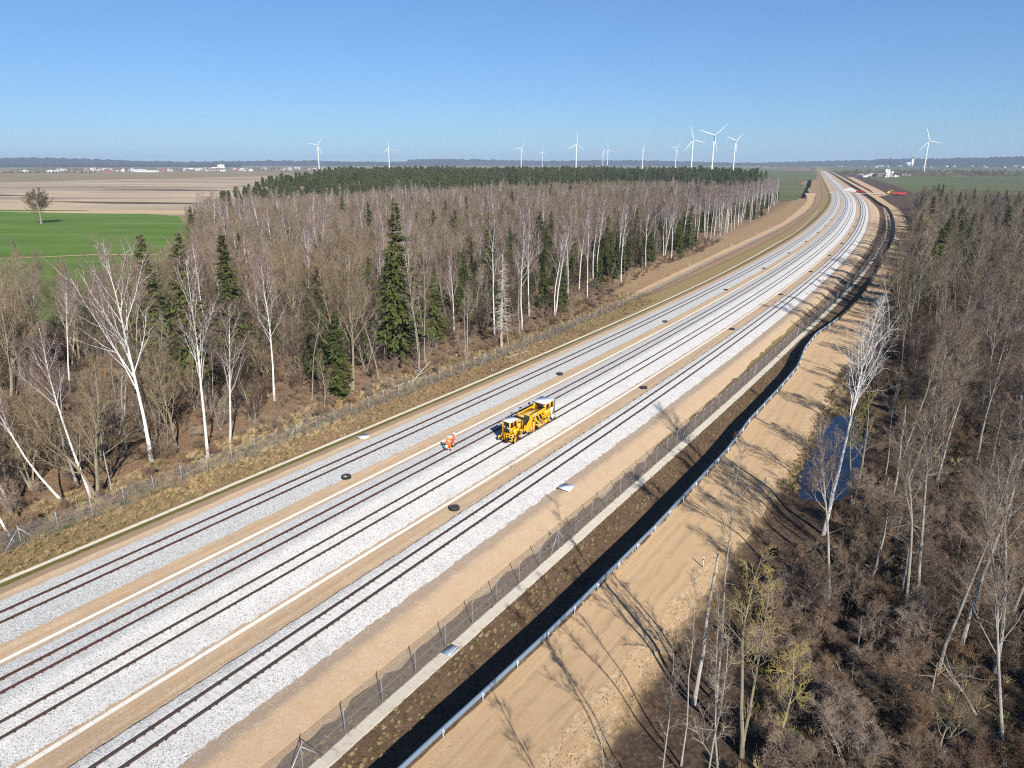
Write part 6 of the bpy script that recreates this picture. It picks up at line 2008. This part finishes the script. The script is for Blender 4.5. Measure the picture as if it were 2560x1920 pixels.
# machines by the crossing
def truck(s31, u31, rz, lab, mat):
    x, y = kxy(s31, u31)
    r_ = empty('tipper_truck', (x, y, ZN + .45), rz)
    MB().box((0, 0, 1.0), (9.5, 2.3, .4)).build('chassis', MT['black'], r_)
    c_ = MB().prism([(3.0, 1.0), (5.1, 1.0), (5.2, 2.2), (4.9, 3.2), (3.0, 3.3)], 'y', -1.25, 1.25).build('cab', mat, r_)
    MB().box((5.06, 0, 2.65), (.1, 2.1, .8), rotm('Y', -.25)).build('windscreen', MT['glass'], c_)
    MB().prism([(-4.6, 1.3), (2.7, 1.3), (2.9, 2.9), (-4.9, 2.9)], 'y', -1.25, 1.25).build('tipper_body', mat, r_)
    for x_ in (-3.4, -2.1, 3.9):
        for y_ in (-1.05, 1.05): MB().tube([(x_, y_ - .18, .52), (x_, y_ + .18, .52)], .52, 14).build('wheel', MT['rubber'], r_)
    tag(r_, lab, 'truck')
truck(878, -27, RZ + 1.2, 'red tipper truck beside the far end of the tracks', MT['red'])
truck(852, 5.5, RZ - 1.4, 'red tipper truck at the far edge of the right wood', MT['red'])
truck(846, 9.5, RZ - 1.35, 'second red tipper truck parked behind the first at the wood edge', MT['red'])
x, y = kxy(872, -.2)
r_ = empty('excavator', (x, y, ZN + .4), RZ - .8)
for y_ in (-1.2, 1.2):
    MB().prism([(-2.0, 0), (2.0, 0), (2.3, .45), (2.0, .9), (-2.0, .9), (-2.3, .45)], 'y', y_ - .3, y_ + .3).build('track', MT['rubber'], r_)
MB().box((-.4, 0, 1.7), (3.8, 2.6, 1.2)).build('house_body', MT['yellow'], r_)
c_ = MB().box((.9, .75, 2.6), (1.5, 1.1, 1.6)).build('cab', MT['yellow'], r_)
MB().box((1.66, .75, 2.75), (.04, .9, 1.0)).build('windscreen', MT['glass'], c_)
MB().tube([(1.2, -.2, 1.9), (3.6, -.2, 4.8), (5.6, -.2, 4.4)], [.32, .3, .22], 8).build('boom', MT['yellow'], r_)
MB().tube([(5.6, -.2, 4.4), (6.6, -.2, 1.8)], .2, 8).build('stick', MT['yellow'], r_)
MB().prism([(6.1, .7), (7.0, .9), (7.1, 1.7), (6.3, 1.9)], 'y', -.8, .4).build('bucket', MT['grease'], r_)
tag(r_, 'yellow excavator near the far end of the right wood', 'excavator')
# spoil heaps of pale ballast beside the far track
hv = np.random.default_rng(3)
for k, (a, b, sz) in enumerate([(925, -36, 9), (905, -33, 7)]):
    x, y = kxy(a, b)
    mb = MB(); n = 14
    prof = [(sz, -.3), (sz * .8, sz * .12), (sz * .5, sz * .28), (sz * .2, sz * .38), (0, sz * .4)]
    mb.lathe(prof, (0, 0, 0), 18)
    V = mb.v[0]; V += hv.normal(0, .25, V.shape); mb.v[0] = V
    o = mb.build('gravel_heap', MT['duct'], None, True, loc=(x, y, 0))
    tag(o, ['larger', 'smaller'][k] + ' pale gravel heap beside the far tracks', 'gravel heap')
# trees and hedges of the villages
def line_pts(px0, px1, d0, d1, n):
    return np.array([np.append(px_ground(gh.uniform(px0, px1), gh.uniform(d0, d1)), vz) for _ in range(n)])
for nm, lab, kind, args, sc in [('village_trees', 'bare trees and orchards around the left village', 'broad', (60, 880, 3250, 4600, 420), (.5, .95)), ('village_trees', 'dark conifers and hedges around the left village', 'spruce', (20, 880, 3200, 4500, 190), (.3, .75)), ('village_hedge', 'dark hedge in front of the left village', 'spruce', (0, 240, 3100, 3180, 130), (.22, .4)),
    ('far_trees', 'bare trees beyond the right wood and the plant', 'broad', (2110, 2560, 1900, 3000, 330), (.5, 1.0)), ('far_trees', 'dark thickets on the right horizon', 'broad', (1900, 2560, 4800, 6600, 380), (.6, 1.3)), ('far_trees', 'scattered trees on the horizon beyond the pines', 'broad', (760, 2000, 4500, 7000, 300), (.7, 1.4))]:
    P_ = line_pts(*args)
    scatter(nm, lab, 'trees', kind, P_, gh.uniform(*sc, len(P_)), .03)

# ------------------------------------------------------------------ haze: the air between here and the horizon
hz = MB().box((0, 3000, 99), (26000, 30000, 206)).mesh('haze', MT['glass'])
hm = bpy.data.materials.new('pale_haze')
hm.use_nodes = True
nt = hm.node_tree
nt.nodes.remove(nt.nodes['Principled BSDF'])
pv = nt.nodes.new('ShaderNodeVolumePrincipled')
pv.inputs['Color'].default_value = (0.62, 0.79, 1.0, 1)
pv.inputs['Density'].default_value = 0.000075
pv.inputs['Anisotropy'].default_value = 0.0
nt.links.new(pv.outputs[0], nt.nodes['Material Output'].inputs['Volume'])
hz.materials.clear(); hz.materials.append(hm)
o = add('haze', hz)
tag(o, 'thin pale blue haze over the whole landscape', 'haze', kind='stuff')
